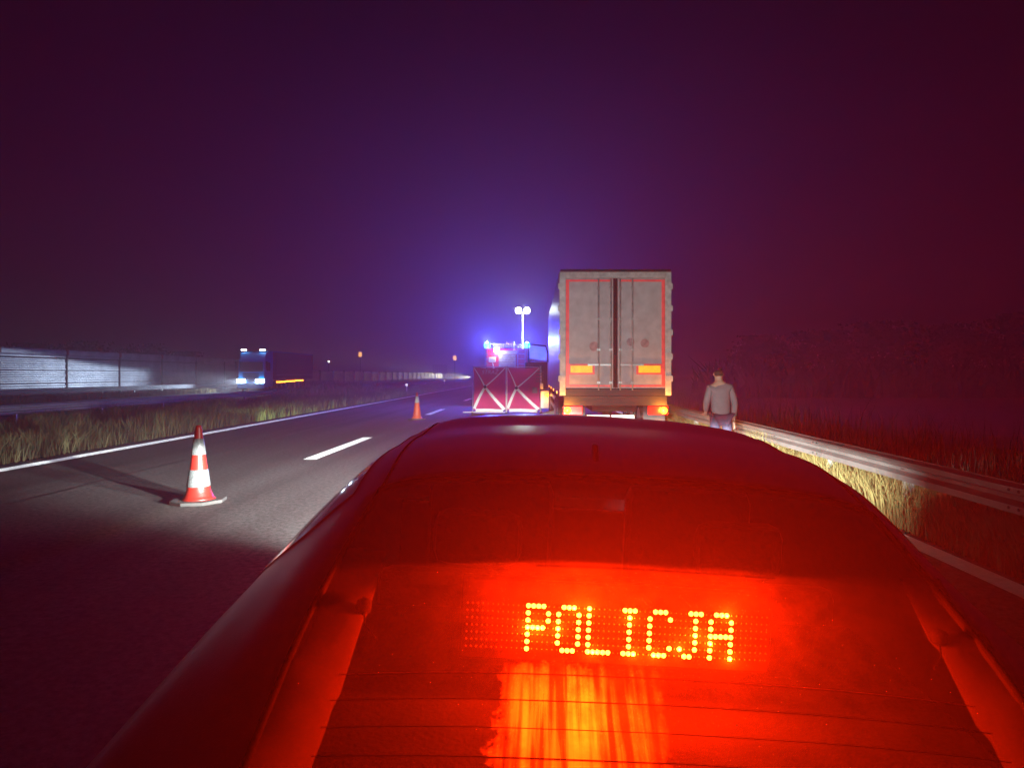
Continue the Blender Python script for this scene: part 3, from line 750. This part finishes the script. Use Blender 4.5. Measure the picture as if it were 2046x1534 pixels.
# ------------------------------------------------------------------ person
def skin(name, pts, edges, radii, m, parent, sub=2, root=0):
    o0 = ORI[parent.name]
    me = bpy.data.meshes.new(name)
    me.from_pydata([(p[0] - o0[0], p[1] - o0[1], p[2] - o0[2]) for p in pts], edges, [])
    me.materials.append(m)
    o = bpy.data.objects.new(name, me); C.objects.link(o); o.parent = parent
    ORI[o.name] = o0
    s = o.modifiers.new('skin', 'SKIN'); s.use_smooth_shade = True
    for i, r in enumerate(radii):
        r = r if isinstance(r, tuple) else (r, r)
        me.skin_vertices[0].data[i].radius = r
        me.skin_vertices[0].data[i].use_root = (i == root)
    b = o.modifiers.new('sub', 'SUBSURF'); b.levels = sub; b.render_levels = sub
    return o
M_skin = mat('skin', (.55, .33, .24), .55, var=.08)
M_jacket = mat('grey_jacket', (.22, .20, .22), .8, var=.12, bump=.4, bscale=7)
M_trouser = mat('blue_trousers', (.05, .05, .10), .8, var=.15, bump=.4, bscale=7)
M_hair = mat('dark_hair', (.04, .03, .02), .7, bump=.5, bscale=60)
px, py = 3.42, 12.4
pe = thing('person', 'person in grey jacket and dark blue trousers standing by the right barrier', 'person', (px, py, 0))
def pp_(x, y, z): return (px + x, py + y, z)
# one continuous body: legs, torso, arms, neck, head (facing away, slightly turned to the lorry)
pts = [pp_(0, 0, .92), pp_(0, .01, 1.12), pp_(-.01, .02, 1.34), pp_(-.02, .02, 1.46), pp_(-.03, .03, 1.54), pp_(-.035, .045, 1.66), pp_(-.035, .045, 1.73),
       pp_(-.10, 0, .86), pp_(-.12, .03, .48), pp_(-.13, -.02, .09), pp_(-.13, .10, .05),
       pp_(.10, 0, .86), pp_(.13, -.01, .48), pp_(.15, -.05, .09), pp_(.16, .07, .05),
       pp_(-.19, .02, 1.42), pp_(-.25, .05, 1.16), pp_(-.22, .22, .98), pp_(-.20, .29, .94),
       pp_(.17, .02, 1.42), pp_(.25, -.02, 1.15), pp_(.25, .04, .88), pp_(.25, .06, .80)]
ed = [(0, 1), (1, 2), (2, 3), (3, 4), (4, 5), (5, 6), (0, 7), (7, 8), (8, 9), (9, 10), (0, 11), (11, 12), (12, 13), (13, 14), (3, 15), (15, 16), (16, 17), (17, 18), (3, 19), (19, 20), (20, 21), (21, 22)]
ra = [(.15, .11), (.14, .10), (.17, .11), (.12, .09), .055, (.078, .095), (.06, .07), .09, .06, .042, .04, .09, .06, .042, .04, .06, .045, .033, .028, .06, .045, .033, .028]
skin('body', pts, ed, ra, M_skin, pe)
jk = [pp_(0, 0, .84), pts[1], pts[2], pts[3], pts[15], pts[16], pts[17], pts[19], pts[20], pts[21], pp_(-.03, .03, 1.50)]
skin('jacket', jk, [(0, 1), (1, 2), (2, 3), (3, 4), (4, 5), (5, 6), (3, 7), (7, 8), (8, 9), (3, 10)], [(.20, .155), (.185, .14), (.20, .14), (.145, .115), .08, .065, .052, .08, .065, .052, .07], M_jacket, pe)
tr = [pts[0], pts[7], pts[8], pts[9], pts[11], pts[12], pts[13]]
skin('trousers', tr, [(0, 1), (1, 2), (2, 3), (0, 4), (4, 5), (5, 6)], [(.185, .14), .12, .085, .065, .11, .08, .065], M_trouser, pe)
for a, b in ((9, 10), (13, 14)):
    p, q = Vector(pts[a]), Vector(pts[b])
    skin('shoe', [p + Vector((0, -.04, -.02)), p.lerp(q, .6) + Vector((0, 0, -.03)), q + Vector((0, .04, -.005))], [(0, 1), (1, 2)], [.055, .05, .042], M_black, pe)
skin('hair', [pp_(-.035, .022, 1.61), pp_(-.035, .028, 1.68), pp_(-.035, .032, 1.75)], [(0, 1), (1, 2)], [.075, .100, .070], M_hair, pe)
hd = Vector(pp_(-.035, .045, 1.665))
obj('nose', MB().tube([hd + Vector((-.03, .10, .02)), hd + Vector((-.035, .125, -.015))], [.010, .016], 8), M_skin, pe, smooth=True)
for s_ in (-1, 1):
    obj('ear', MB().lathe([(.028, -.008), (.03, 0), (.02, .01)], tuple(hd + Vector((s_ * .083, .0, 0))), 10, 'x'), M_skin, pe, smooth=True)
    obj('eye', MB().lathe([(.003, -.01), (.012, 0), (.003, .01)], tuple(hd + Vector((s_ * .032 - .01, .092, .02))), 8, 'y'), M_black, pe)
obj('mouth', MB().box(hd.x - .035, hd.x + .015, hd.y + .09, hd.y + .098, hd.z - .048, hd.z - .04), M_rust, pe)
for h0, dirv in ((pts[18], Vector((.05, .9, -.35))), (pts[22], Vector((0, .25, -.95)))):
    h0 = Vector(h0); d = dirv.normalized(); sd = d.cross(Vector((0, 0, 1)) if abs(d.z) < .8 else Vector((0, 1, 0))).normalized()
    hp = [h0, h0 + d * .05, h0 + d * .085]; he = [(0, 1), (1, 2)]; hr = [(.028, .02), (.04, .018), (.04, .016)]
    for k, L_ in enumerate((.062, .075, .07, .055)):
        b_ = h0 + d * .085 + sd * (k - 1.5) * .021
        i0 = len(hp); hp += [b_, b_ + d * L_ * .55, b_ + d * L_ + Vector((0, 0, -.012))]; he += [(2, i0), (i0, i0 + 1), (i0 + 1, i0 + 2)]; hr += [.010, .009, .008]
    i0 = len(hp); b_ = h0 + d * .03 - sd * .035; hp += [b_, b_ + d * .03 - sd * .02, b_ + d * .06 - sd * .024]; he += [(1, i0), (i0, i0 + 1), (i0 + 1, i0 + 2)]; hr += [.012, .011, .009]
    skin('hand', hp, he, hr, M_skin, pe, sub=1)

# ------------------------------------------------------------------ police car (nearest, seen from behind over its boot)
pcx = .155
car = thing('police_car', 'dark car filling the foreground with a lit red sign in its rear window', 'car', (pcx, 2.8, 0), ori=(0, 2.8, 0))
car.rotation_euler = (0, R(2.9), 0)
M_body = bpy.data.materials.new('dark_car_paint'); M_body.use_nodes = True
def paint():
    t = M_body.node_tree; N = t.nodes; L = t.links; b = N['Principled BSDF']
    b.inputs['Base Color'].default_value = (.045, .045, .05, 1); b.inputs['Metallic'].default_value = .7
    b.inputs['Roughness'].default_value = .46; b.inputs['Coat Weight'].default_value = 1; b.inputs['Coat Roughness'].default_value = .3
    co = N.new('ShaderNodeTexCoord')
    v = N.new('ShaderNodeTexVoronoi'); v.inputs['Scale'].default_value = 210
    n = N.new('ShaderNodeTexNoise'); n.inputs['Scale'].default_value = 7; n.inputs['Detail'].default_value = 4
    L.new(co.outputs['Object'], v.inputs['Vector']); L.new(co.outputs['Object'], n.inputs['Vector'])
    r = N.new('ShaderNodeValToRGB'); r.color_ramp.elements[0].color = (1, 1, 1, 1); r.color_ramp.elements[1].color = (0, 0, 0, 1)
    r.color_ramp.elements[0].position = .05; r.color_ramp.elements[1].position = .42
    L.new(v.outputs['Distance'], r.inputs['Fac'])
    bp = N.new('ShaderNodeBump'); bp.inputs['Strength'].default_value = .35; bp.inputs['Distance'].default_value = .0012
    L.new(r.outputs['Color'], bp.inputs['Height']); L.new(bp.outputs['Normal'], b.inputs['Coat Normal'])
    r2 = N.new('ShaderNodeValToRGB'); r2.color_ramp.elements[0].color = (.07, .07, .08, 1); r2.color_ramp.elements[1].color = (.15, .15, .155, 1)
    L.new(n.outputs['Fac'], r2.inputs['Fac']); L.new(r2.outputs['Color'], b.inputs['Base Color'])
paint()
ST = [  # Y, points from the centre line outwards and down: (half width, z)
 (.42, [(0, .80), (.30, .80), (.55, .795), (.72, .78), (.82, .72), (.84, .60), (.82, .45), (.76, .35)]),
 (.50, [(0, .99), (.32, .988), (.58, .98), (.76, .96), (.88, .88), (.92, .68), (.92, .45), (.88, .28)]),
 (.95, [(0, 1.04), (.34, 1.035), (.64, 1.02), (.80, 1.0), (.93, .95), (.97, .72), (.96, .45), (.92, .25)]),
 (1.30, [(0, 1.217), (.34, 1.21), (.645, 1.175), (.80, 1.10), (.945, .995), (.985, .74), (.97, .45), (.93, .24)]),
 (1.65, [(0, 1.405), (.33, 1.395), (.60, 1.35), (.79, 1.20), (.955, 1.03), (.99, .76), (.98, .45), (.94, .24)]),
 (1.92, [(0, 1.472), (.33, 1.462), (.60, 1.415), (.79, 1.27), (.95, 1.05), (.99, .76), (.98, .45), (.94, .24)]),
 (2.22, [(0, 1.488), (.33, 1.478), (.60, 1.43), (.775, 1.30), (.94, 1.06), (.985, .76), (.98, .45), (.94, .24)]),
 (2.65, [(0, 1.475), (.33, 1.465), (.58, 1.42), (.76, 1.28), (.94, 1.06), (.98, .76), (.98, .45), (.94, .24)]),
 (3.45, [(0, 1.05), (.33, 1.05), (.62, 1.03), (.80, 1.01), (.93, .97), (.97, .74), (.97, .45), (.93, .24)]),
 (4.40, [(0, .98), (.33, .98), (.60, .965), (.78, .94), (.90, .88), (.95, .70), (.95, .45), (.92, .24)]),
 (5.02, [(0, .83), (.33, .83), (.56, .82), (.74, .80), (.84, .74), (.88, .60), (.88, .45), (.84, .26)]),
 (5.15, [(0, .62), (.30, .62), (.50, .61), (.64, .60), (.74, .58), (.78, .52), (.78, .44), (.74, .30)])]
def cr_spline(P, sub):
    P = np.array(P, float); out = []
    for i in range(len(P) - 1):
        p0 = P[max(i - 1, 0)]; p1 = P[i]; p2 = P[i + 1]; p3 = P[min(i + 2, len(P) - 1)]
        for k in range(sub):
            t = k / sub
            out.append(.5 * ((2 * p1) + (-p0 + p2) * t + (2 * p0 - 5 * p1 + 4 * p2 - p3) * t * t + (-p0 + 3 * p1 - 3 * p2 + p3) * t ** 3))
    out.append(P[-1]); return np.array(out)
SU, SV = 5, 8
cage = np.array([[(hw, y, z) for hw, z in pr] for y, pr in ST])       # stations x points x 3
A = np.array([cr_spline(cage[:, j], SV) for j in range(cage.shape[1])]).transpose(1, 0, 2)
G = np.array([cr_spline(A[i], SU) for i in range(A.shape[0])])        # V x U x 3
NV, NU = G.shape[:2]
def patch(v0, v1, u0, u1, off=0.0, sides=(-1, 1)):
    mb = MB()
    for s_ in sides:
        sub_ = G[v0:v1 + 1, u0:u1 + 1].copy()
        if off:
            c = sub_.copy(); c[:, :, 0] = 0; c[:, :, 2] = .8
            c[:, :, 1] = sub_[:, :, 1]
            d = sub_ - c; d /= np.maximum(np.linalg.norm(d, axis=2, keepdims=True), 1e-6); sub_ = sub_ + d * off
        rows = [[(s_ * p[0], p[1], p[2]) for p in row] for row in sub_]
        if s_ < 0: rows = [r[::-1] for r in rows]
        mb.grid(rows)
    return mb
u_re = 2 * SU          # glass edge column
v_g0, v_g1 = 2 * SV, 4 * SV
bm_ = MB()
for s_ in (-1, 1):
    o_ = len(bm_.v)
    bm_.v += [(s_ * p[0], p[1], p[2]) for row in G for p in row]
    for i in range(NV - 1):
        for j in range(NU - 1):
            if v_g0 <= i < v_g1 and j < u_re: continue
            q = (o_ + i * NU + j, o_ + i * NU + j + 1, o_ + (i + 1) * NU + j + 1, o_ + (i + 1) * NU + j)
            bm_.f.append(q if s_ > 0 else q[::-1])
body = obj('body', bm_, M_body, car, smooth=True)
wd = body.modifiers.new('weld', 'WELD'); wd.merge_threshold = .0005
body.data.materials.append(M_void)
so = body.modifiers.new('solid', 'SOLIDIFY'); so.thickness = .012; so.offset = -1; so.material_offset = 1; so.material_offset_rim = 1
obj('bulkhead', MB().box(-.85, .85, 3.3, 3.34, .22, 1.0), M_black, car)
obj('nose_panel', MB().box(-.70, .70, 5.10, 5.148, .32, .60), M_body, car, bevel=.03)

M_glass = bpy.data.materials.new('dusty_rear_glass'); M_glass.use_nodes = True
def glassmat():
    t = M_glass.node_tree; N = t.nodes; L = t.links
    N.remove(N['Principled BSDF']); out = N['Material Output']
    co = N.new('ShaderNodeTexCoord')
    tr_ = N.new('ShaderNodeBsdfTransparent'); tr_.inputs['Color'].default_value = (.82, .82, .84, 1)
    gl = N.new('ShaderNodeBsdfGlossy'); gl.inputs['Roughness'].default_value = .04
    lw = N.new('ShaderNodeFresnel'); lw.inputs['IOR'].default_value = 1.45
    m1 = N.new('ShaderNodeMixShader'); L.new(lw.outputs[0], m1.inputs[0]); L.new(tr_.outputs[0], m1.inputs[1]); L.new(gl.outputs[0], m1.inputs[2])
    tl = N.new('ShaderNodeBsdfTranslucent'); tl.inputs['Color'].default_value = (.8, .8, .8, 1)
    # dust over the whole pane, thicker wiped patch with vertical scratches low on the left of the sign
    n = N.new('ShaderNodeTexNoise'); n.inputs['Scale'].default_value = 22; n.inputs['Detail'].default_value = 7; n.inputs['Roughness'].default_value = .7
    L.new(co.outputs['Object'], n.inputs['Vector'])
    mp = N.new('ShaderNodeMapping'); mp.inputs['Scale'].default_value = (70, 3.0, 3.0); mp.inputs['Rotation'].default_value = (0, 0, R(7))
    L.new(co.outputs['Object'], mp.inputs[0])
    n2 = N.new('ShaderNodeTexNoise'); n2.inputs['Scale'].default_value = 1; n2.inputs['Detail'].default_value = 3; L.new(mp.outputs[0], n2.inputs['Vector'])
    sp_ = N.new('ShaderNodeSeparateXYZ'); L.new(co.outputs['Object'], sp_.inputs[0])
    def band(src, a, b, c, d):
        r = N.new('ShaderNodeValToRGB'); m_ = N.new('ShaderNodeMapRange')
        m_.inputs['From Min'].default_value = a; m_.inputs['From Max'].default_value = d
        L.new(src, m_.inputs['Value'])
        r.color_ramp.elements[0].position = 0; r.color_ramp.elements[0].color = (0, 0, 0, 1)
        r.color_ramp.elements[1].position = 1; r.color_ramp.elements[1].color = (0, 0, 0, 1)
        e1 = r.color_ramp.elements.new((b - a) / (d - a)); e1.color = (1, 1, 1, 1)
        e2 = r.color_ramp.elements.new((c - a) / (d - a)); e2.color = (1, 1, 1, 1)
        L.new(m_.outputs[0], r.inputs['Fac']); return r.outputs['Color']
    def mul(a, b):
        m_ = N.new('ShaderNodeMath'); m_.operation = 'MULTIPLY'
        for i, q in ((0, a), (1, b)):
            if isinstance(q, (int, float)): m_.inputs[i].default_value = q
            else: L.new(q, m_.inputs[i])
        return m_.outputs[0]
    def addn(a, b):
        m_ = N.new('ShaderNodeMath'); m_.operation = 'ADD'
        for i, q in ((0, a), (1, b)):
            if isinstance(q, (int, float)): m_.inputs[i].default_value = q
            else: L.new(q, m_.inputs[i])
        return m_.outputs[0]
    warp = mul(n.outputs['Fac'], .10)
    xw = addn(sp_.outputs['X'], warp); yw = addn(sp_.outputs['Y'], warp)
    # patch in car space: x -.17 .. .20, y (relative to 2.8) -1.80 .. -1.60
    px_ = band(xw, -.225, -.17, -.10, .06)
    py_ = band(yw, -1.92, -1.84, -1.70, -1.565)
    rs = N.new('ShaderNodeValToRGB'); rs.color_ramp.elements[0].position = .42; rs.color_ramp.elements[1].position = .66; L.new(n2.outputs['Fac'], rs.inputs['Fac'])
    streak = addn(mul(rs.outputs['Color'], 1.0), .10)
    pat = mul(mul(mul(px_, py_), streak), DIRT_PATCH)
    rn = N.new('ShaderNodeMapRange'); rn.inputs['From Min'].default_value = .3; rn.inputs['From Max'].default_value = .7; rn.inputs['To Min'].default_value = .5; rn.inputs['To Max'].default_value = 1.4
    L.new(n.outputs['Fac'], rn.inputs['Value'])
    fac = addn(mul(rn.outputs[0], DIRT_BASE), pat)
    cl_ = N.new('ShaderNodeClamp'); L.new(fac, cl_.inputs['Value'])
    m2 = N.new('ShaderNodeMixShader'); L.new(cl_.outputs[0], m2.inputs[0]); L.new(m1.outputs[0], m2.inputs[1]); L.new(tl.outputs[0], m2.inputs[2])
    L.new(m2.outputs[0], out.inputs['Surface'])
DIRT_BASE, DIRT_PATCH = .003, .8
glassmat()
rw = obj('rear_window', patch(v_g0, v_g1, 0, u_re), M_glass, car, smooth=True)
rw.modifiers.new('weld', 'WELD').merge_threshold = .0005
obj('windscreen', patch(7 * SV, 8 * SV, 0, 2 * SU, .004), M_glass_d, car, smooth=True)
for s_ in (-1, 1): obj('side_window', patch(4 * SV + 2, 7 * SV + 3, 2 * SU + 2, 4 * SU - 1, .004, (s_,)), M_glass_d, car, smooth=True)
# rubber seal round the rear glass and the two roof seams
seal = [tuple(G[v, u_re]) for v in range(v_g0, v_g1 + 1)]
top_ = [tuple(G[v_g1, u]) for u in range(u_re, -1, -1)]
ring = seal + top_[1:] + [(-p[0], p[1], p[2]) for p in top_[::-1][1:]] + [(-p[0], p[1], p[2]) for p in seal[::-1][1:]]
obj('window_seal', MB().tube([(p[0], p[1], p[2] + .001) for p in ring], .007, 6), M_void, car, smooth=True)
for s_ in (-1, 1):
    obj('roof_seam', MB().tube([(s_ * G[v, u_re][0], G[v, u_re][1], G[v, u_re][2] + .0005) for v in range(v_g1, 7 * SV)], .0035, 6), M_void, car, smooth=True)
# heating wires in the rear glass
def zglass(y, hw=0.0):
    i = int(np.argmin(abs(G[:, 0, 1] - y))); col = G[i, :u_re + 1]
    return float(np.interp(hw, col[:, 0], col[:, 2]))
M_wire = mat('heating_wire', (.05, .02, .01), .5)
for k in range(5):
    y = .985 + k * .045
    obj('heating_wire', MB().tube([(x, y, zglass(y, abs(x)) - .006) for x in np.linspace(-.55, .55, 15)], .0007, 4), M_wire, rw)
# interior
M_int = mat('interior_trim', (.002, .002, .002), 1.0, spec=0, bump=.3, bscale=90)
M_head_r = mat('interior_fabric', (.008, .008, .008), .9, bump=.4, bscale=120)
obj('parcel_shelf', MB().prism([(.97, .93), (1.9, .97), (1.9, .99), (.97, .96)], -.68, .68, 'x'), M_int, car, bevel=.01)
obj('floor_pan', MB().box(-.8, .8, .55, 4.3, .22, .26), M_black, car)
obj('rear_seat', MB().prism([(1.9, .5), (2.6, .5), (2.6, .62), (2.15, .65), (2.0, 1.08), (1.92, 1.08)], -.66, .66, 'x'), M_head_r, car, bevel=.05)
for xx in (-.38, .38):
    obj('headrest', MB().box(xx - .13, xx + .13, 1.93, 2.02, 1.085, 1.25), M_head_r, car, bevel=.045)
for xx in (-.38, .38):
    obj('front_seat', MB().box(xx - .24, xx + .24, 2.55, 2.72, .5, 1.25), M_head_r, car, bevel=.06)
# C pillar trims running down both sides inside the glass
for s_ in (-1, 1):
    pts_ = []
    for y in np.linspace(.90, 1.46, 18):
        hw = float(np.interp(y, [1.0, 1.52], [.590, .535])) + (.03 if s_ > 0 else 0)
        q_ = min(1.0, (1.47 - y) / .30); row = []
        for t_ in np.linspace(0, 1, 9):
            xx = hw + .085 * (1 - math.cos(t_ * math.pi / 2)); ze = zglass(y, min(hw + .085, .63)) - .014
            row.append((s_ * xx, y, ze - .085 * q_ * (1 - math.sin(t_ * math.pi / 2))))
        pts_.append(row)
    obj('pillar_trim', MB().grid(pts_), M_int_l if 'M_int_l' in globals() else mat('pillar_plastic', (.005, .0045, .0045), .9, spec=.02), car, smooth=True, solid=.004)
    y = 1.33; hw = .552 + (.03 if s_ > 0 else 0)
    kb = obj('trim_clip', MB().lathe([(.012, -.012), (.017, 0), (.012, .014)], (s_ * hw, y, zglass(y, hw) - .035), 14, 'x'), M_void, car, smooth=True)
    obj('clip_cord', MB().tube([(s_ * hw, y, zglass(y, hw) - .035), (s_ * (hw - .012), y - .03, zglass(y, hw) - .06), (s_ * (hw - .04), y - .055, zglass(y, hw) - .075)], .0018, 6), M_void, kb)
# LED sign
M_case = mat('sign_case', (.004, .002, .002), 1.0, spec=0)
x0s, x1s = -.365, .272
sd_ = Vector((0, 0, -1)); nn = Vector((0, -1, 0))
def sp3(x, s, up=0.0):   # s metres down the slope from the top row
    b = Vector((x, 1.38, 1.178)) + sd_ * s + nn * up
    return b
cs_ = MB()
cv = [sp3(x, s, u) for u in (-.03, -.004) for s in (-.052, .115) for x in (x0s, x1s)]
cs_.add(cv, [(0, 2, 3, 1), (4, 5, 7, 6), (0, 1, 5, 4), (2, 6, 7, 3), (0, 4, 6, 2), (1, 3, 7, 5)])
sign = obj('led_sign', cs_, M_case, car, bevel=.004)
obj('sign_top_edge', MB().tube([sp3(x0s + .01 + .14, -.054, .0), sp3(x1s - .03, -.054, .0)], .0014, 6), M_case, sign)
GL = {'P': ['11110', '10001', '10001', '11110', '10000', '10000', '10000'],
      'O': ['01110', '10001', '10001', '10001', '10001', '10001', '01110'],
      'L': ['10000', '10000', '10000', '10000', '10000', '10000', '11111'],
      'I': ['01110', '00100', '00100', '00100', '00100', '00100', '01110'],
      'C': ['01110', '10001', '10000', '10000', '10000', '10001', '01110'],
      'J': ['00111', '00010', '00010', '00010', '00010', '10010', '01100'],
      'A': ['01110', '10001', '10001', '11111', '10001', '10001', '10001']}
lit = set()
for i, ch_ in enumerate('POLICJA'):
    for r_, row in enumerate(GL[ch_]):
        for c_, b_ in enumerate(row):
            if b_ == '1': lit.add((r_, i * 6 + c_))
pit, rp = .0104, .01467
proto_led = None
un = MB()
n0 = np.array(nn)
def dome(mb, p, r):
    ux = Vector((1, 0, 0)); uy = sd_
    rings = [[p + (ux * math.cos(a) + uy * math.sin(a)) * r * q + nn * r * h for a in np.linspace(0, 2 * math.pi, 9)[:-1]] for q, h in ((1, 0), (.8, .6), (.3, .95))]
    vs = [v for g in rings for v in g]
    mb.add(vs, [(i * 8 + k, i * 8 + (k + 1) % 8, (i + 1) * 8 + (k + 1) % 8, (i + 1) * 8 + k) for i in range(2) for k in range(8)] + [tuple(range(16, 24))])
base_p = None
for r_ in range(7):
    for c_ in range(-12, 48):
        p = sp3((c_ - 17.5) * pit - .045, r_ * rp, -.002)
        if (r_, c_) in lit:
            if proto_led is None:
                m_ = MB(); dome(m_, p, .0051); proto_led = obj('led', m_, M_led, sign, smooth=True); base_p = p
            else:
                copy_part(proto_led, sign, p - base_p)
        else: dome(un, p, .0018)
stuff(obj('unlit_led', un, M_led_off, sign))
ll_ = sorted(lit, key=lambda q: (q[1], q[0]))[3::7]
for r_, c_ in ll_:
    lamp('led_light', 'POINT', sp3((c_ - 17.5) * pit - .045, r_ * rp, .010), P_SIGN / len(ll_), (1, .015, .0003), .003, car, ORI[car.name])
# roof antenna
fn_ = MB().prism([(1.69, 1.405), (1.80, 1.43), (1.812, 1.476), (1.79, 1.474), (1.745, 1.44)], -.078, -.060, 'x')
obj('roof_antenna', fn_, M_body, car, bevel=.006)
# outer bits
for s_ in (-1, 1):
    for yy in (1.25, 4.15): wheel(car, s_ * .84, yy, .33, .22)
    obj('mirror', MB().box(min(s_ * .95, s_ * 1.07), max(s_ * .95, s_ * 1.07), 3.1, 3.22, .93, 1.03), M_body, car, bevel=.03)
    obj('headlight', MB().box(min(s_ * .5, s_ * .78), max(s_ * .5, s_ * .78), 5.06, 5.13, .62, .74), M_head, car, bevel=.02)
    obj('tail_light', MB().box(min(s_ * .55, s_ * .85), max(s_ * .55, s_ * .85), .40, .46, .72, .86), M_tail, car, bevel=.02)
    lowbeam(lamp('headlight_light', 'SPOT', (s_ * .64, 5.22, .68), P_HEAD, (.92, 1.0, .93), .05, car, ORI[car.name], spot=112 if s_ < 0 else 140, target=(s_ * .64 - 1.0, 13, .35), blend=.5 if s_ < 0 else .9))
obj('front_bumper', MB().box(-.8, .8, 5.0, 5.17, .3, .5), M_body, car, bevel=.04)
obj('boot_panel', MB().box(-.8, .8, .395, .46, .36, .80), M_body, car, bevel=.03)

# ------------------------------------------------------------------ air
hz = obj('haze', MB().box(-1550, 1550, -300, 1550, -1.1, 16), None or mat('x', (1, 1, 1)), None)
hm = bpy.data.materials.new('haze_volume'); hm.use_nodes = True
for n in list(hm.node_tree.nodes): hm.node_tree.nodes.remove(n)
ho = hm.node_tree.nodes.new('ShaderNodeOutputMaterial'); hv = hm.node_tree.nodes.new('ShaderNodeVolumePrincipled')
hv.inputs['Color'].default_value = (.92, .92, .95, 1); hv.inputs['Density'].default_value = HAZE; hv.inputs['Anisotropy'].default_value = 0.5
hm.node_tree.links.new(hv.outputs[0], ho.inputs['Volume'])
hz.data.materials.clear(); hz.data.materials.append(hm)
stuff(hz); hz['label'] = 'thin night haze over the whole motorway, thickened to stand in for lens glare'
